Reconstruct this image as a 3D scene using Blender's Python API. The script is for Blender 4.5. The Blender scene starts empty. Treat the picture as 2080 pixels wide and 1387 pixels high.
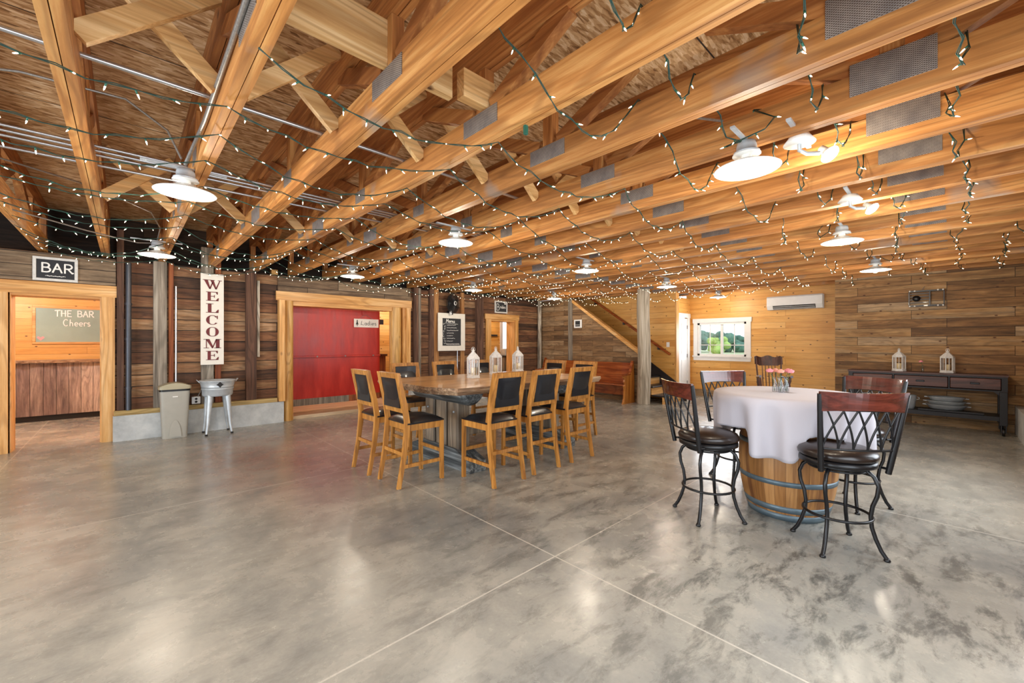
import bpy, math, random
from mathutils import Vector, Matrix
random.seed(7)
PI = math.pi
sc = bpy.context.scene
C = sc.collection

# ------------------------------------------------------------ camera, world, light, exposure
cam_d = bpy.data.cameras.new('camera')
cam_d.sensor_width = 36.0
cam_d.lens = 14.52
cam_d.shift_y = 0.0007
cam_d.clip_start = 0.02
cam = bpy.data.objects.new('camera', cam_d)
C.objects.link(cam)
cam.location = (0, 0, 1.4)
cam.rotation_euler = (PI / 2, 0, math.radians(-43.1))
sc.camera = cam

w = bpy.data.worlds.new('overcast_sky')
sc.world = w
w.use_nodes = True
bg = w.node_tree.nodes['Background']
bg.inputs[0].default_value = (0.80, 0.90, 1.0, 1)
bg.inputs[1].default_value = 2.0

sc.view_settings.view_transform = 'Standard'
sc.view_settings.look = 'None'
sc.view_settings.gamma = 1
sc.view_settings.use_curve_mapping = False
sc.view_settings.exposure = 0.0
sc.cycles.max_bounces = 8
sc.cycles.diffuse_bounces = 5
sc.cycles.glossy_bounces = 4
sc.cycles.sample_clamp_indirect = 6
sc.cycles.use_denoising = True


def area(name, loc, rot, sx, sy, power, col):
    l = bpy.data.lights.new(name, 'AREA')
    l.shape = 'RECTANGLE'
    l.size, l.size_y = sx, sy
    l.energy = power
    l.color = col
    o = bpy.data.objects.new(name, l)
    o.location = loc
    o.rotation_euler = rot
    C.objects.link(o)
    return o


DAY = (0.86, 0.93, 1.0)
# daylight entering by the openings behind the camera (area lights stand in the openings)
area('daylight_patio', (-3.42, 3.2, 1.15), (0, -PI / 2, 0), 2.2, 4.6, 230, DAY)
area('daylight_side', (0.6, -0.72, 1.25), (PI / 2, 0, 0), 4.4, 1.5, 95, DAY)
area('daylight_side', (5.2, -0.72, 1.35), (PI / 2, 0, 0), 2.4, 1.2, 60, DAY)
area('daylight_window', (10.93, 4.01, 1.48), (0, PI / 2, 0), .8, 1.1, 24, DAY)
LAMP_W = 27.0


def point(name, loc, power, col=(1.0, 0.87, 0.70), r=0.04):
    l = bpy.data.lights.new(name, 'POINT')
    l.energy = power
    l.color = col
    l.shadow_soft_size = r
    o = bpy.data.objects.new(name, l)
    o.location = loc
    C.objects.link(o)
    return o


# ------------------------------------------------------------ mesh builder
class MB:
    def __init__(s):
        s.v, s.f, s.m, s.sm = [], [], [], []
        s.mi = 0

    def add(s, vs, fs, smooth=False):
        b = len(s.v)
        s.v += [tuple(p) for p in vs]
        for f in fs:
            s.f.append([b + i for i in f])
            s.m.append(s.mi)
            s.sm.append(smooth)
        return s

    def box(s, x0, x1, y0, y1, z0, z1, M=None, bev=0.0):
        if x0 > x1: x0, x1 = x1, x0
        if y0 > y1: y0, y1 = y1, y0
        if z0 > z1: z0, z1 = z1, z0
        if bev > 0:
            return s.bbox(x0, x1, y0, y1, z0, z1, M, bev)
        vs = [Vector((x, y, z)) for x in (x0, x1) for y in (y0, y1) for z in (z0, z1)]
        if M is not None: vs = [M @ p for p in vs]
        s.add(vs, [(0, 1, 3, 2), (4, 6, 7, 5), (0, 4, 5, 1), (2, 3, 7, 6), (0, 2, 6, 4), (1, 5, 7, 3)])
        return s

    def bbox(s, x0, x1, y0, y1, z0, z1, M, b):
        # chamfered box
        vs, idx = [], {}
        X, Y, Z = (x0, x1), (y0, y1), (z0, z1)
        for i in range(2):
            for j in range(2):
                for k in range(2):
                    sx, sy, sz = (b if i == 0 else -b), (b if j == 0 else -b), (b if k == 0 else -b)
                    for a, p in enumerate(((X[i], Y[j] + sy, Z[k] + sz), (X[i] + sx, Y[j], Z[k] + sz), (X[i] + sx, Y[j] + sy, Z[k]))):
                        idx[(i, j, k, a)] = len(vs)
                        vs.append(Vector(p))
        if M is not None: vs = [M @ p for p in vs]
        F = []
        for i in range(2):
            q = [idx[(i, 0, 0, 0)], idx[(i, 1, 0, 0)], idx[(i, 1, 1, 0)], idx[(i, 0, 1, 0)]]
            F.append(q if i == 1 else q[::-1])
            q = [idx[(0, i, 0, 1)], idx[(0, i, 1, 1)], idx[(1, i, 1, 1)], idx[(1, i, 0, 1)]]
            F.append(q if i == 1 else q[::-1])
            q = [idx[(0, 0, i, 2)], idx[(1, 0, i, 2)], idx[(1, 1, i, 2)], idx[(0, 1, i, 2)]]
            F.append(q if i == 1 else q[::-1])
        for j in range(2):
            for k in range(2):
                F.append([idx[(0, j, k, 1)], idx[(1, j, k, 1)], idx[(1, j, k, 2)], idx[(0, j, k, 2)]])
                F.append([idx[(j, 0, k, 0)], idx[(j, 1, k, 0)], idx[(j, 1, k, 2)], idx[(j, 0, k, 2)]])
                F.append([idx[(j, k, 0, 0)], idx[(j, k, 1, 0)], idx[(j, k, 1, 1)], idx[(j, k, 0, 1)]])
        for i in range(2):
            for j in range(2):
                for k in range(2):
                    F.append([idx[(i, j, k, 0)], idx[(i, j, k, 1)], idx[(i, j, k, 2)]])
        s.add(vs, F)
        return s

    def bar(s, p0, p1, w, h, up=(0, 0, 1), bev=0.0):
        """rectangular bar from p0 to p1, w across, h along up"""
        p0, p1, up = Vector(p0), Vector(p1), Vector(up)
        d = (p1 - p0)
        L = d.length
        d.normalize()
        r = d.cross(up)
        if r.length < 1e-5: r = d.cross(Vector((1, 0, 0)))
        r.normalize()
        u = r.cross(d)
        M = Matrix.Translation(p0) @ Matrix(((r.x, d.x, u.x, 0), (r.y, d.y, u.y, 0), (r.z, d.z, u.z, 0), (0, 0, 0, 1)))
        return s.box(-w / 2, w / 2, 0, L, -h / 2, h / 2, M, bev)

    def tube(s, pts, r, n=8, closed=False, cap=True, flat=None):
        pts = [Vector(p) for p in pts]
        N = len(pts)
        R = r if isinstance(r, (list, tuple)) else [r] * N
        rings = []
        prev = None
        for i, p in enumerate(pts):
            if closed:
                t = pts[(i + 1) % N] - pts[i - 1]
            else:
                t = pts[min(i + 1, N - 1)] - pts[max(i - 1, 0)]
            if t.length < 1e-9: t = Vector((0, 0, 1))
            t.normalize()
            if prev is None:
                a = Vector((0, 0, 1)) if abs(t.z) < 0.9 else Vector((1, 0, 0))
                u = t.cross(a).normalized()
            else:
                u = prev - t * prev.dot(t)
                if u.length < 1e-6: u = t.orthogonal()
                u.normalize()
            prev = u
            v = t.cross(u)
            fl = flat or 1.0
            rings.append([p + (u * math.cos(2 * PI * k / n) + v * math.sin(2 * PI * k / n) * fl) * R[i] for k in range(n)])
        vs = [q for rg in rings for q in rg]
        F = []
        M = N if closed else N - 1
        for i in range(M):
            a, b = i * n, ((i + 1) % N) * n
            for k in range(n):
                F.append((a + k, a + (k + 1) % n, b + (k + 1) % n, b + k))
        s.add(vs, F, True)
        if cap and not closed:
            s.add(rings[0], [list(range(n))[::-1]])
            s.add(rings[-1], [list(range(n))])
        return s

    def lathe(s, prof, c=(0, 0, 0), n=24, M=None, a0=0.0, smooth=True):
        vs, F = [], []
        for r, z in prof:
            for k in range(n):
                a = a0 + 2 * PI * k / n
                p = Vector((c[0] + r * math.cos(a), c[1] + r * math.sin(a), c[2] + z))
                vs.append(M @ p if M is not None else p)
        for i in range(len(prof) - 1):
            for k in range(n):
                F.append((i * n + k, i * n + (k + 1) % n, (i + 1) * n + (k + 1) % n, (i + 1) * n + k))
        s.add(vs, F, smooth)
        return s

    def cyl(s, c, r, z0, z1, n=20, r1=None):
        r1 = r if r1 is None else r1
        s.lathe([(0.0001, z0), (r, z0)], c, n, smooth=False)
        s.lathe([(r, z0), (r1, z1)], c, n)
        s.lathe([(r1, z1), (0.0001, z1)], c, n, smooth=False)
        return s

    def ball(s, c, r, n=10, m=6, sz=1.0):
        return s.lathe([(max(1e-4, r * math.sin(PI * i / m)), -r * sz * math.cos(PI * i / m)) for i in range(m + 1)], c, n)

    def prism(s, poly, d0, d1, ax='y'):
        """poly: list of 2-D points, extruded along ax from d0 to d1 (ax y: poly is (x,z); x: (y,z); z: (x,y))"""
        def P(p, d):
            return {'y': (p[0], d, p[1]), 'x': (d, p[0], p[1]), 'z': (p[0], p[1], d)}[ax]
        n = len(poly)
        vs = [P(p, d0) for p in poly] + [P(p, d1) for p in poly]
        F = [list(range(n)), list(range(2 * n - 1, n - 1, -1))]
        for i in range(n):
            j = (i + 1) % n
            F.append((i, n + i, n + j, j))
        s.add(vs, F)
        return s

    def mesh(s, name, mats):
        me = bpy.data.meshes.new(name)
        me.from_pydata(s.v, [], s.f)
        me.polygons.foreach_set('material_index', s.m)
        me.polygons.foreach_set('use_smooth', s.sm)
        for m in (mats if isinstance(mats, (list, tuple)) else [mats]):
            me.materials.append(m)
        me.update()
        import bmesh
        bm = bmesh.new()
        bm.from_mesh(me)
        bmesh.ops.recalc_face_normals(bm, faces=bm.faces)
        bm.to_mesh(me)
        bm.free()
        return me

    def build(s, name, mats, parent=None, loc=None):
        o = bpy.data.objects.new(name, s.mesh(name, mats))
        C.objects.link(o)
        if parent is not None: o.parent = parent
        if loc is not None: o.location = loc
        return o


def tag(o, label=None, cat=None, group=None, kind=None):
    if label: o['label'] = label
    if cat: o['category'] = cat
    if group: o['group'] = group
    if kind: o['kind'] = kind
    return o


def thing(name, label, cat, loc=(0, 0, 0), rz=0.0, group=None):
    o = bpy.data.objects.new(name, None)
    o.empty_display_size = 0.1
    C.objects.link(o)
    o.location = loc
    o.rotation_euler = (0, 0, rz)
    return tag(o, label, cat, group)


def dup(root, loc, rz=0.0, label=None, group=None, parent=None):
    r = root.copy()
    C.objects.link(r)
    r.location = loc
    r.rotation_euler = (0, 0, rz)
    if label: r['label'] = label
    if group: r['group'] = group
    for ch in list(root.children):
        c = ch.copy(); C.objects.link(c); c.parent = r
        for g in ch.children:
            d = g.copy(); C.objects.link(d); d.parent = c
    return r


def struct(name, mb, m, parent=None):
    o = mb.build(name, m, parent)
    if parent is None: o['kind'] = 'structure'
    return o


# ------------------------------------------------------------ materials
class NT:
    def __init__(s, name):
        s.mat = bpy.data.materials.new(name)
        s.mat.use_nodes = True
        s.t = s.mat.node_tree
        s.b = s.t.nodes['Principled BSDF']

    def n(s, typ, **kw):
        nd = s.t.nodes.new('ShaderNode' + typ)
        for k, v in kw.items():
            if k[0] == 'i' and (k[1:].isdigit()):
                s.set(nd, int(k[1:]), v)
            elif hasattr(nd, k) and not k[0].isupper():
                setattr(nd, k, v)
            else:
                s.set(nd, k.replace('_', ' '), v)
        return nd

    def set(s, nd, k, v):
        if isinstance(v, bpy.types.NodeSocket): s.t.links.new(v, nd.inputs[k])
        elif isinstance(v, bpy.types.Node): s.t.links.new(v.outputs[0], nd.inputs[k])
        else:
            if isinstance(v, tuple) and len(v) == 3 and nd.inputs[k].type == 'RGBA': v = v + (1,)
            nd.inputs[k].default_value = v

    def coord(s, scale=(1, 1, 1), rnd=0.0, loc=(0, 0, 0), rot=(0, 0, 0)):
        tc = s.n('TexCoord')
        src = tc.outputs['Object']
        if rnd:
            oi = s.n('ObjectInfo')
            m = s.n('Math', operation='MULTIPLY', i0=oi.outputs['Random'], i1=rnd)
            a = s.n('VectorMath', operation='ADD', i0=src, i1=m.outputs[0])
            src = a.outputs[0]
        mp = s.n('Mapping', Vector=src, Scale=scale, Location=loc, Rotation=rot)
        return mp.outputs[0]

    def noise(s, vec, scale=5.0, det=4.0, rough=0.55, dist=0.0):
        return s.n('TexNoise', Vector=vec, Scale=scale, Detail=det, Roughness=rough, Distortion=dist).outputs[0]

    def ramp(s, fac, stops, interp='LINEAR'):
        r = s.n('ValToRGB', Fac=fac)
        cr = r.color_ramp
        cr.interpolation = interp
        while len(cr.elements) > 1: cr.elements.remove(cr.elements[-1])
        for i, (p, c) in enumerate(stops):
            e = cr.elements[0] if i == 0 else cr.elements.new(p)
            e.position = p
            e.color = c if len(c) == 4 else tuple(c) + (1,)
        return r.outputs[0]

    def mix(s, fac, a, b, bt='MIX'):
        m = s.n('Mix', data_type='RGBA', blend_type=bt)
        s.set(m, 0, fac); s.set(m, 6, a); s.set(m, 7, b)
        return m.outputs[2]

    def math(s, op, a, b=0.0, c=0.0):
        return s.n('Math', operation=op, i0=a, i1=b, i2=c).outputs[0]

    def rng(s, v, a, b, c, d, clamp=True):
        m = s.n('MapRange', Value=v)
        m.clamp = clamp
        for k, x in zip((1, 2, 3, 4), (a, b, c, d)): m.inputs[k].default_value = x
        return m.outputs[0]

    def out(s, col, rough=0.6, metal=0.0, bump=None, bstr=0.3, bdist=0.01, coat=0.0, spec=0.5):
        s.set(s.b, 'Base Color', col)
        s.set(s.b, 'Roughness', rough)
        s.set(s.b, 'Metallic', metal)
        s.b.inputs['Specular IOR Level'].default_value = spec
        if coat: s.b.inputs['Coat Weight'].default_value = coat
        if bump is not None:
            bp = s.n('Bump', Height=bump, Strength=bstr, Distance=bdist)
            s.set(s.b, 'Normal', bp.outputs[0])
        return s.mat


def sr(h):
    """sRGB hex -> linear"""
    v = [int(h[i:i + 2], 16) / 255 for i in (0, 2, 4)]
    return tuple(x / 12.92 if x <= .04045 else ((x + .055) / 1.055) ** 2.4 for x in v)


def plain(name, col, rough=0.5, metal=0.0, var=0.08, scale=12.0, coat=0.0, spec=0.5, bstr=0.0):
    t = NT(name)
    vec = t.coord(rnd=3.0)
    nz = t.noise(vec, scale, 4)
    k = t.rng(nz, 0.25, 0.75, 1 - var, 1 + var)
    c = t.n('VectorMath', operation='SCALE'); t.set(c, 0, col); t.set(c, 'Scale', k)
    return t.out(c.outputs[0], rough, metal, bump=nz if bstr else None, bstr=bstr, bdist=0.003, coat=coat, spec=spec)


def wood(name, cols, axis='y', rough=0.55, grain=1.0, knots=0.0, knotcol=(0.10, 0.035, 0.012), objvar=0.25, coat=0.0, blot=None, ks=2.4):
    """cols: dark, mid, light; long grain along axis"""
    t = NT(name)
    sl, sh = 0.9, 14.0 * grain
    S = {'x': (sl, sh, sh), 'y': (sh, sl, sh), 'z': (sh, sh, sl)}[axis]
    vec = t.coord(S, rnd=37.0)
    g1 = t.noise(vec, 1.0, 6, 0.62, 0.5)
    S2 = tuple(x * (5.0 if x > 2 else 1.6) for x in S)
    g2 = t.noise(t.coord(S2, rnd=21.0), 1.0, 3, 0.6)
    f = t.math('ADD', t.math('MULTIPLY', g1, 0.75), t.math('MULTIPLY', g2, 0.25))
    col = t.ramp(f, [(0.36, cols[0]), (0.5, cols[1]), (0.63, cols[2])])
    S3 = {'x': (.35, 3.5, 3.5), 'y': (3.5, .35, 3.5), 'z': (3.5, 3.5, .35)}[axis]
    lo = t.noise(t.coord(S3, rnd=29.0), 1.0, 1.5, .4, .4)
    ring = t.math('SINE', t.math('MULTIPLY', lo, 95.0))
    col = t.mix(t.rng(ring, .2, 1.0, 0, .42), col, tuple(x * .72 for x in cols[0]))
    if knots:
        kk = {'x': (0.55, 1, 1), 'y': (1, 0.55, 1), 'z': (1, 1, 0.55)}[axis]
        vo = t.n('TexVoronoi', Vector=t.coord(kk, rnd=11.0), Scale=ks)
        kf = t.rng(vo.outputs['Distance'], 0.02, 0.02 + 0.05 * knots, 1.0, 0.0)
        col = t.mix(kf, col, knotcol)
    if blot:
        bn = t.noise(t.coord((1, 1, 1), rnd=5.0), 1.7, 3)
        col = t.mix(t.rng(bn, 0.60, 0.70, 0, 0.6), col, blot)
    oi = t.n('ObjectInfo')
    hv = t.n('HueSaturation', Color=col, Value=t.rng(oi.outputs['Random'], 0, 1, 1 - objvar * 0.6, 1 + objvar * 0.6))
    return t.out(hv.outputs[0], rough, bump=f, bstr=0.25, bdist=0.004, coat=coat)


def planks(name, uax, vax, width, length, palette, gap=(0.01, 0.006, 0.004), rough=0.6, mortar=0.004, knots=0.0, knotcol=(0.09, 0.03, 0.01),
           grainamt=0.5, off=0.37, bstr=0.5, gr=(1.2, 16.0), patch=0.0, phase=0.0, rings=.35, mottle=.38):
    """boards along uax, stacked along vax, each with a tone of its own from palette"""
    t = NT(name)
    tc = t.n('TexCoord')
    sx = t.n('SeparateXYZ', Vector=tc.outputs['Object'])
    I = {'x': 0, 'y': 1, 'z': 2}
    u, v = sx.outputs[I[uax]], sx.outputs[I[vax]]
    v = t.math('ADD', v, 40.0 + phase)
    u = t.math('ADD', u, 57.0)
    cb = t.n('CombineXYZ', X=u, Y=v)
    br = t.n('TexBrick', Vector=cb.outputs[0], Scale=1.0)
    br.offset = off; br.offset_frequency = 2
    br.squash = 1.0
    for k, x in {'Color1': (0, 0, 0, 1), 'Color2': (1, 1, 1, 1), 'Mortar': (0.5, 0.5, 0.5, 1), 'Mortar Size': mortar, 'Mortar Smooth': 0.1, 'Bias': 0.0, 'Brick Width': length, 'Row Height': width}.items():
        br.inputs[k].default_value = x
    rnd = br.outputs['Color']
    # grain: stretched noise shifted per board
    us = t.math('MULTIPLY', u, gr[0]); vs = t.math('MULTIPLY', v, gr[1])
    rs = t.math('MULTIPLY', rnd, 40.0)
    gv = t.n('CombineXYZ', X=us, Y=vs, Z=rs)
    g = t.noise(gv.outputs[0], 1.0, 6, 0.62, 0.6)
    f = t.math('ADD', t.math('MULTIPLY', rnd, 1 - grainamt), t.math('MULTIPLY', t.rng(g, 0.28, 0.72, 0, 1), grainamt))
    lo = t.noise(t.n('CombineXYZ', X=t.math('MULTIPLY', u, gr[0] * .5), Y=t.math('MULTIPLY', v, gr[1] * .35), Z=rs).outputs[0], 1.0, 2, .5, .5)
    ring = t.rng(t.math('SINE', t.math('MULTIPLY', lo, 80.0)), .1, 1.0, 0.0, rings)
    n = len(palette)
    col = t.ramp(f, [(0.08 + 0.84 * i / (n - 1), p) for i, p in enumerate(palette)])
    col = t.mix(ring, col, palette[0])
    mt = t.rng(t.noise(t.n('CombineXYZ', X=t.math('MULTIPLY', u, 2.2), Y=t.math('MULTIPLY', v, 9.0), Z=rs).outputs[0], 1.0, 8, .72), .3, .7, 1 - mottle, 1 + mottle)
    sv = t.n('VectorMath', operation='SCALE'); t.set(sv, 0, col); t.set(sv, 'Scale', mt)
    col = sv.outputs[0]
    if knots:
        kv = t.n('CombineXYZ', X=t.math('MULTIPLY', u, 0.6), Y=v, Z=0.0)
        vo = t.n('TexVoronoi', Vector=kv.outputs[0], Scale=3.6)
        vo.voronoi_dimensions = '2D'
        kf = t.rng(vo.outputs['Distance'], 0.025, 0.025 + 0.05 * knots, 0.95, 0.0)
        col = t.mix(kf, col, knotcol)
    if patch:
        pn = t.noise(cb.outputs[0], 1.1, 4)
        col = t.mix(t.rng(pn, 0.5, 0.7, 0, patch), col, (0.02, 0.012, 0.008))
    col = t.mix(br.outputs['Fac'], col, gap)
    h = t.math('SUBTRACT', t.math('MULTIPLY', g, 0.25), br.outputs['Fac'])
    return t.out(col, rough, bump=h, bstr=bstr, bdist=0.008)


M = {}
M['lumber'] = wood('truss_lumber', (sr('9a622e'), sr('bd7f40'), sr('d6a05e')), 'y', 0.6, 1.0, 0.7, blot=(0.30, 0.27, 0.23), ks=1.6)
M['lumber_z'] = wood('web_lumber', (sr('8c5428'), sr('b5763c'), sr('d09c5c')), 'z', 0.6, 1.0, 0.7)
M['lumber_shaded'] = wood('shaded_upper_lumber', (sr('8a5024'), sr('a96c36'), sr('c88e50')), 'y', 0.65, 1.0, 0.6)  # truss lumber again, with the shade near the ceiling put into its colour
M['brace'] = wood('pale_brace_lumber', (sr('b88850'), sr('d8ac70'), sr('eccb95')), 'x', 0.6, 0.9, 0.7, ks=3.0)
M['plate'] = None
t = NT('toothed_steel_plate')
v = t.coord((1, 1, 1))
sx = t.n('SeparateXYZ', Vector=v)
a = t.math('SINE', t.math('MULTIPLY', sx.outputs[1], 420.0))
b = t.math('SINE', t.math('MULTIPLY', sx.outputs[2], 640.0))
d = t.math('GREATER_THAN', t.math('MULTIPLY', a, b), 0.18)
nz = t.noise(v, 14, 3)
c = t.mix(t.rng(nz, .3, .7, 0, 1), sr('8a8683'), sr('b0a89e'))
M['plate'] = t.out(t.mix(d, c, sr('4c3c30')), 0.5, t.math('MULTIPLY', t.math('SUBTRACT', 1.0, d), 0.35))
M['splice'] = plain('dull_steel_plate', sr('8e8a88'), 0.45, 0.3, 0.25, 20)

t = NT('osb_sheathing')
v1 = t.coord((14, 60, 14)); v2 = t.coord((16, 48, 9), rot=(0, 0, .5))
vo = t.n('TexVoronoi', Vector=v1, Scale=1.0); vo2 = t.n('TexVoronoi', Vector=v2, Scale=1.0)
mx = t.math('ADD', t.math('MULTIPLY', vo.outputs['Color'], .5), t.math('MULTIPLY', vo2.outputs['Color'], .5))
n1 = t.noise(t.coord((3, 40, 3)), 1.5, 5)
f = t.math('ADD', t.math('MULTIPLY', mx, .6), t.math('MULTIPLY', n1, .4))
col = t.ramp(f, [(.25, sr('6e4a28')), (.40, sr('a87c4c')), (.55, sr('cfa878')), (.72, sr('e6cba4'))])
sx = t.n('SeparateXYZ', Vector=t.coord())
j1 = t.math('LESS_THAN', t.math('ABSOLUTE', t.math('SUBTRACT', t.math('FRACT', t.math('DIVIDE', t.math('ADD', sx.outputs[1], 20.3), 1.22)), .5)), .004)
M['osb'] = t.out(t.mix(j1, col, (0.03, 0.015, 0.008)), 0.8, bump=f, bstr=.2, bdist=.004)

# polished concrete
t = NT('polished_concrete')
v = t.coord()
n1 = t.noise(v, .55, 6, .6, .3); n2 = t.noise(v, 3.0, 9, .68, .25); n3 = t.noise(t.coord((1.0, 2.6, 1), rot=(0, 0, .75)), 2.6, 12, .74, .35)
base = t.ramp(t.math('ADD', t.math('MULTIPLY', n1, .6), t.math('MULTIPLY', n2, .4)), [(.34, sr('7d7e7b')), (.5, sr('aaa79c')), (.66, sr('c6c0b1'))])
sx = t.n('SeparateXYZ', Vector=v)
# darker trowelled stains, strongest to the right of the crossing joints
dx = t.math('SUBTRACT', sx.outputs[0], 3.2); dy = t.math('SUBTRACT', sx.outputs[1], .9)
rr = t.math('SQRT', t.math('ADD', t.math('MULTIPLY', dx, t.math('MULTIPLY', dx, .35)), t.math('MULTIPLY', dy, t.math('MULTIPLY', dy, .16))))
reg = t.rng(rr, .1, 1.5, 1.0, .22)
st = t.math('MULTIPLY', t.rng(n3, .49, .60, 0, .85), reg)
n4 = t.noise(t.coord((.5, .5, .5), loc=(3, 1, 0)), 1.2, 5, .6, .5)
base = t.mix(t.rng(n4, .46, .62, 0, .45), base, sr('6b6f71'))
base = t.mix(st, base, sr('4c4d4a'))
# reddish tint left of the table: worn red paint plus painted-in red door reflection
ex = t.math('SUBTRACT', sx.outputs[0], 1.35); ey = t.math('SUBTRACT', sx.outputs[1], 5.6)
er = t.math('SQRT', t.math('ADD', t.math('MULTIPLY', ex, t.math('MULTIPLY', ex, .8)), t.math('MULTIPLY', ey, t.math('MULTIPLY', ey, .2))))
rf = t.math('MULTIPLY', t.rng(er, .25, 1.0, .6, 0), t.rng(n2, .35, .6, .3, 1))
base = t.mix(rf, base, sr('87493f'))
def joint(axis, p):
    return t.math('LESS_THAN', t.math('ABSOLUTE', t.math('SUBTRACT', sx.outputs[axis], p)), .005)
js = [(0, 2.05), (1, 1.78), (0, -1.0), (0, 4.6), (0, 7.6), (1, 4.55), (1, -1.2)]
jm = joint(*js[0])
for a_ in js[1:]: jm = t.math('MAXIMUM', jm, joint(*a_))
spk = t.rng(t.noise(v, 60, 2), .3, .7, .96, 1.04)
sc_ = t.n('VectorMath', operation='SCALE'); t.set(sc_, 0, base); t.set(sc_, 'Scale', spk)
col = t.mix(t.math('MULTIPLY', jm, .75), sc_.outputs[0], sr('d8d2c4'))
M['floor'] = t.out(col, t.rng(n2, .3, .7, .18, .34), bump=t.math('SUBTRACT', t.math('MULTIPLY', n2, .12), t.math('MULTIPLY', jm, .4)), bstr=.12, bdist=.01, spec=.6)

t = NT('cast_concrete')
n1 = t.noise(t.coord(), 3, 8, .7)
M['conc'] = t.out(t.ramp(n1, [(.3, sr('9ea1a1')), (.55, sr('c2c4c2')), (.75, sr('dadad6'))]), .85, bump=n1, bstr=.3, bdist=.01)

BROWNS = [sr('2c1c12'), sr('4a2f1d'), sr('5f4028'), sr('6f5035'), sr('86664a')]
M['barn'] = planks('old_barn_siding', 'x', 'z', .165, 2.3, [sr('2c1e16'), sr('4e3524'), sr('6a452e'), sr('845a3c'), sr('9a7450'), sr('b09070')], rough=.8, mortar=.006, patch=.25, grainamt=.45)
M['barn_dark'] = planks('dark_upper_siding', 'x', 'z', .2, 2.6, [sr('120d0a'), sr('241912'), sr('3a2a1e'), sr('4c3a2c')], rough=.9)
M['barn_head'] = planks('weathered_header_boards', 'x', 'z', .16, 1.5, [sr('4e3d2e'), sr('68533f'), sr('8a745b'), sr('9f8b72')], rough=.8)
M['reclaim_y'] = planks('reclaimed_board_wall', 'y', 'z', .152, 1.15, [sr('503822'), sr('76542f'), sr('946b3f'), sr('ae8756'), sr('a08666'), sr('c4a277')], rough=.7, mortar=.003, knots=.5, grainamt=.42)
M['reclaim_grey'] = planks('grey_reclaimed_boards', 'y', 'z', .135, .95, [sr('4c3622'), sr('6e5236'), sr('8c6a46'), sr('94795a'), sr('b0926c')], rough=.75, mortar=.003, knots=.4, grainamt=.45)
PINE = [sr('c98a3c'), sr('d9a052'), sr('e2ad60'), sr('eaba72')]
M['pine_y'] = planks('pine_tongue_boards', 'y', 'z', .14, 3.2, PINE, gap=sr('9a6428'), rough=.45, mortar=.0022, knots=.45, grainamt=.5, bstr=.3, rings=.12, mottle=.1)
M['pine_x'] = planks('pine_tongue_boards_x', 'x', 'z', .14, 3.2, PINE, gap=sr('9a6428'), rough=.45, mortar=.0022, knots=.45, grainamt=.5, bstr=.3, rings=.12, mottle=.1)
M['counter'] = planks('old_vertical_boards', 'z', 'x', .155, 3.0, [sr('5c4a48'), sr('7c6862'), sr('9a867c'), sr('b39f92'), sr('c8b6a8')], rough=.7, mortar=.003, gr=(1.2, 14))
M['trim_x'] = wood('pine_trim_x', (sr('c08440'), sr('dda55e'), sr('eec184')), 'x', .45, .8, .9, ks=2.2, objvar=.1)
M['trim_z'] = wood('pine_trim_z', (sr('c08440'), sr('dda55e'), sr('eec184')), 'z', .45, .8, .9, ks=2.2, objvar=.1)
M['trim_y'] = wood('pine_trim_y', (sr('c08440'), sr('dda55e'), sr('eec184')), 'y', .45, .8, .9, ks=2.2, objvar=.1)
M['threshold'] = wood('worn_pine_threshold', (sr('b09272'), sr('c8ae8c'), sr('dac6a8')), 'x', .5, .8, .5, objvar=.1)
M['log'] = wood('peeled_pine_log', (sr('a8722e'), sr('d19f55'), sr('e2b978')), 'z', .45, .6, .9, objvar=.05)
M['greylog'] = wood('weathered_grey_log', (sr('8a7d6c'), sr('b4a894'), sr('cfc5b4')), 'z', .8, 1.3, .8, knotcol=(.12, .08, .05), ks=3, objvar=.05)
M['stud_grey'] = wood('grey_old_stud', (sr('5e564c'), sr('857a6c'), sr('a39a8c')), 'z', .8, 1.4, objvar=.2)
M['stud_brown'] = wood('brown_old_stud', (sr('3a261a'), sr('5e4030'), sr('7c5c48')), 'z', .8, 1.4, objvar=.2)
M['stud_pine'] = wood('new_stud', (sr('8e5c30'), sr('b07c48'), sr('c99a66')), 'z', .7, 1.0, .5, objvar=.1)
M['stud_rust'] = wood('reddish_stud', (sr('6a3218'), sr('8c4a24'), sr('a56438')), 'z', .7, 1.0, objvar=.1)
M['birch'] = wood('flaking_white_bark', (sr('3c2c20'), sr('b8ab98'), sr('e0d8c8')), 'z', .8, .4, objvar=0)
M['sill'] = wood('treated_sill', (sr('7a6238'), sr('a58a56'), sr('c0a874')), 'x', .8, 1.0, .6)
M['oak'] = wood('golden_oak_chair_wood', (sr('8f5a22'), sr('b97c36'), sr('cf9448')), 'z', .35, 1.6, objvar=.12, coat=.25)
M['vinyl'] = plain('black_vinyl_upholstery', sr('15161b'), .28, 0, .15, 30, coat=.2, bstr=.05)
M['glide'] = plain('chrome_glide', sr('c8c8c8'), .25, 1.0)
M['slab'] = wood('live_edge_slab', (sr('a06c38'), sr('cf9a5c'), sr('e6bd84')), 'x', .3, .7, .6, objvar=0, coat=.35)
M['slabedge'] = wood('slab_live_edge', (sr('5c4434'), sr('9a7858'), sr('c4a888')), 'x', .7, 2.0, objvar=0)
M['barkgrey'] = wood('grey_bark_log', (sr('2c2e2e'), sr('5c6060'), sr('a0a4a2')), 'y', .7, 1.6, objvar=.05)
M['basewood'] = wood('table_base_timber', (sr('5c5348'), sr('94826c'), sr('b8a68e')), 'z', .6, 1.2, .4, objvar=.1, blot=sr('5f6a70'))
M['white'] = plain('white_paint', sr('e8e8e6'), .45, 0, .03)
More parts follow.
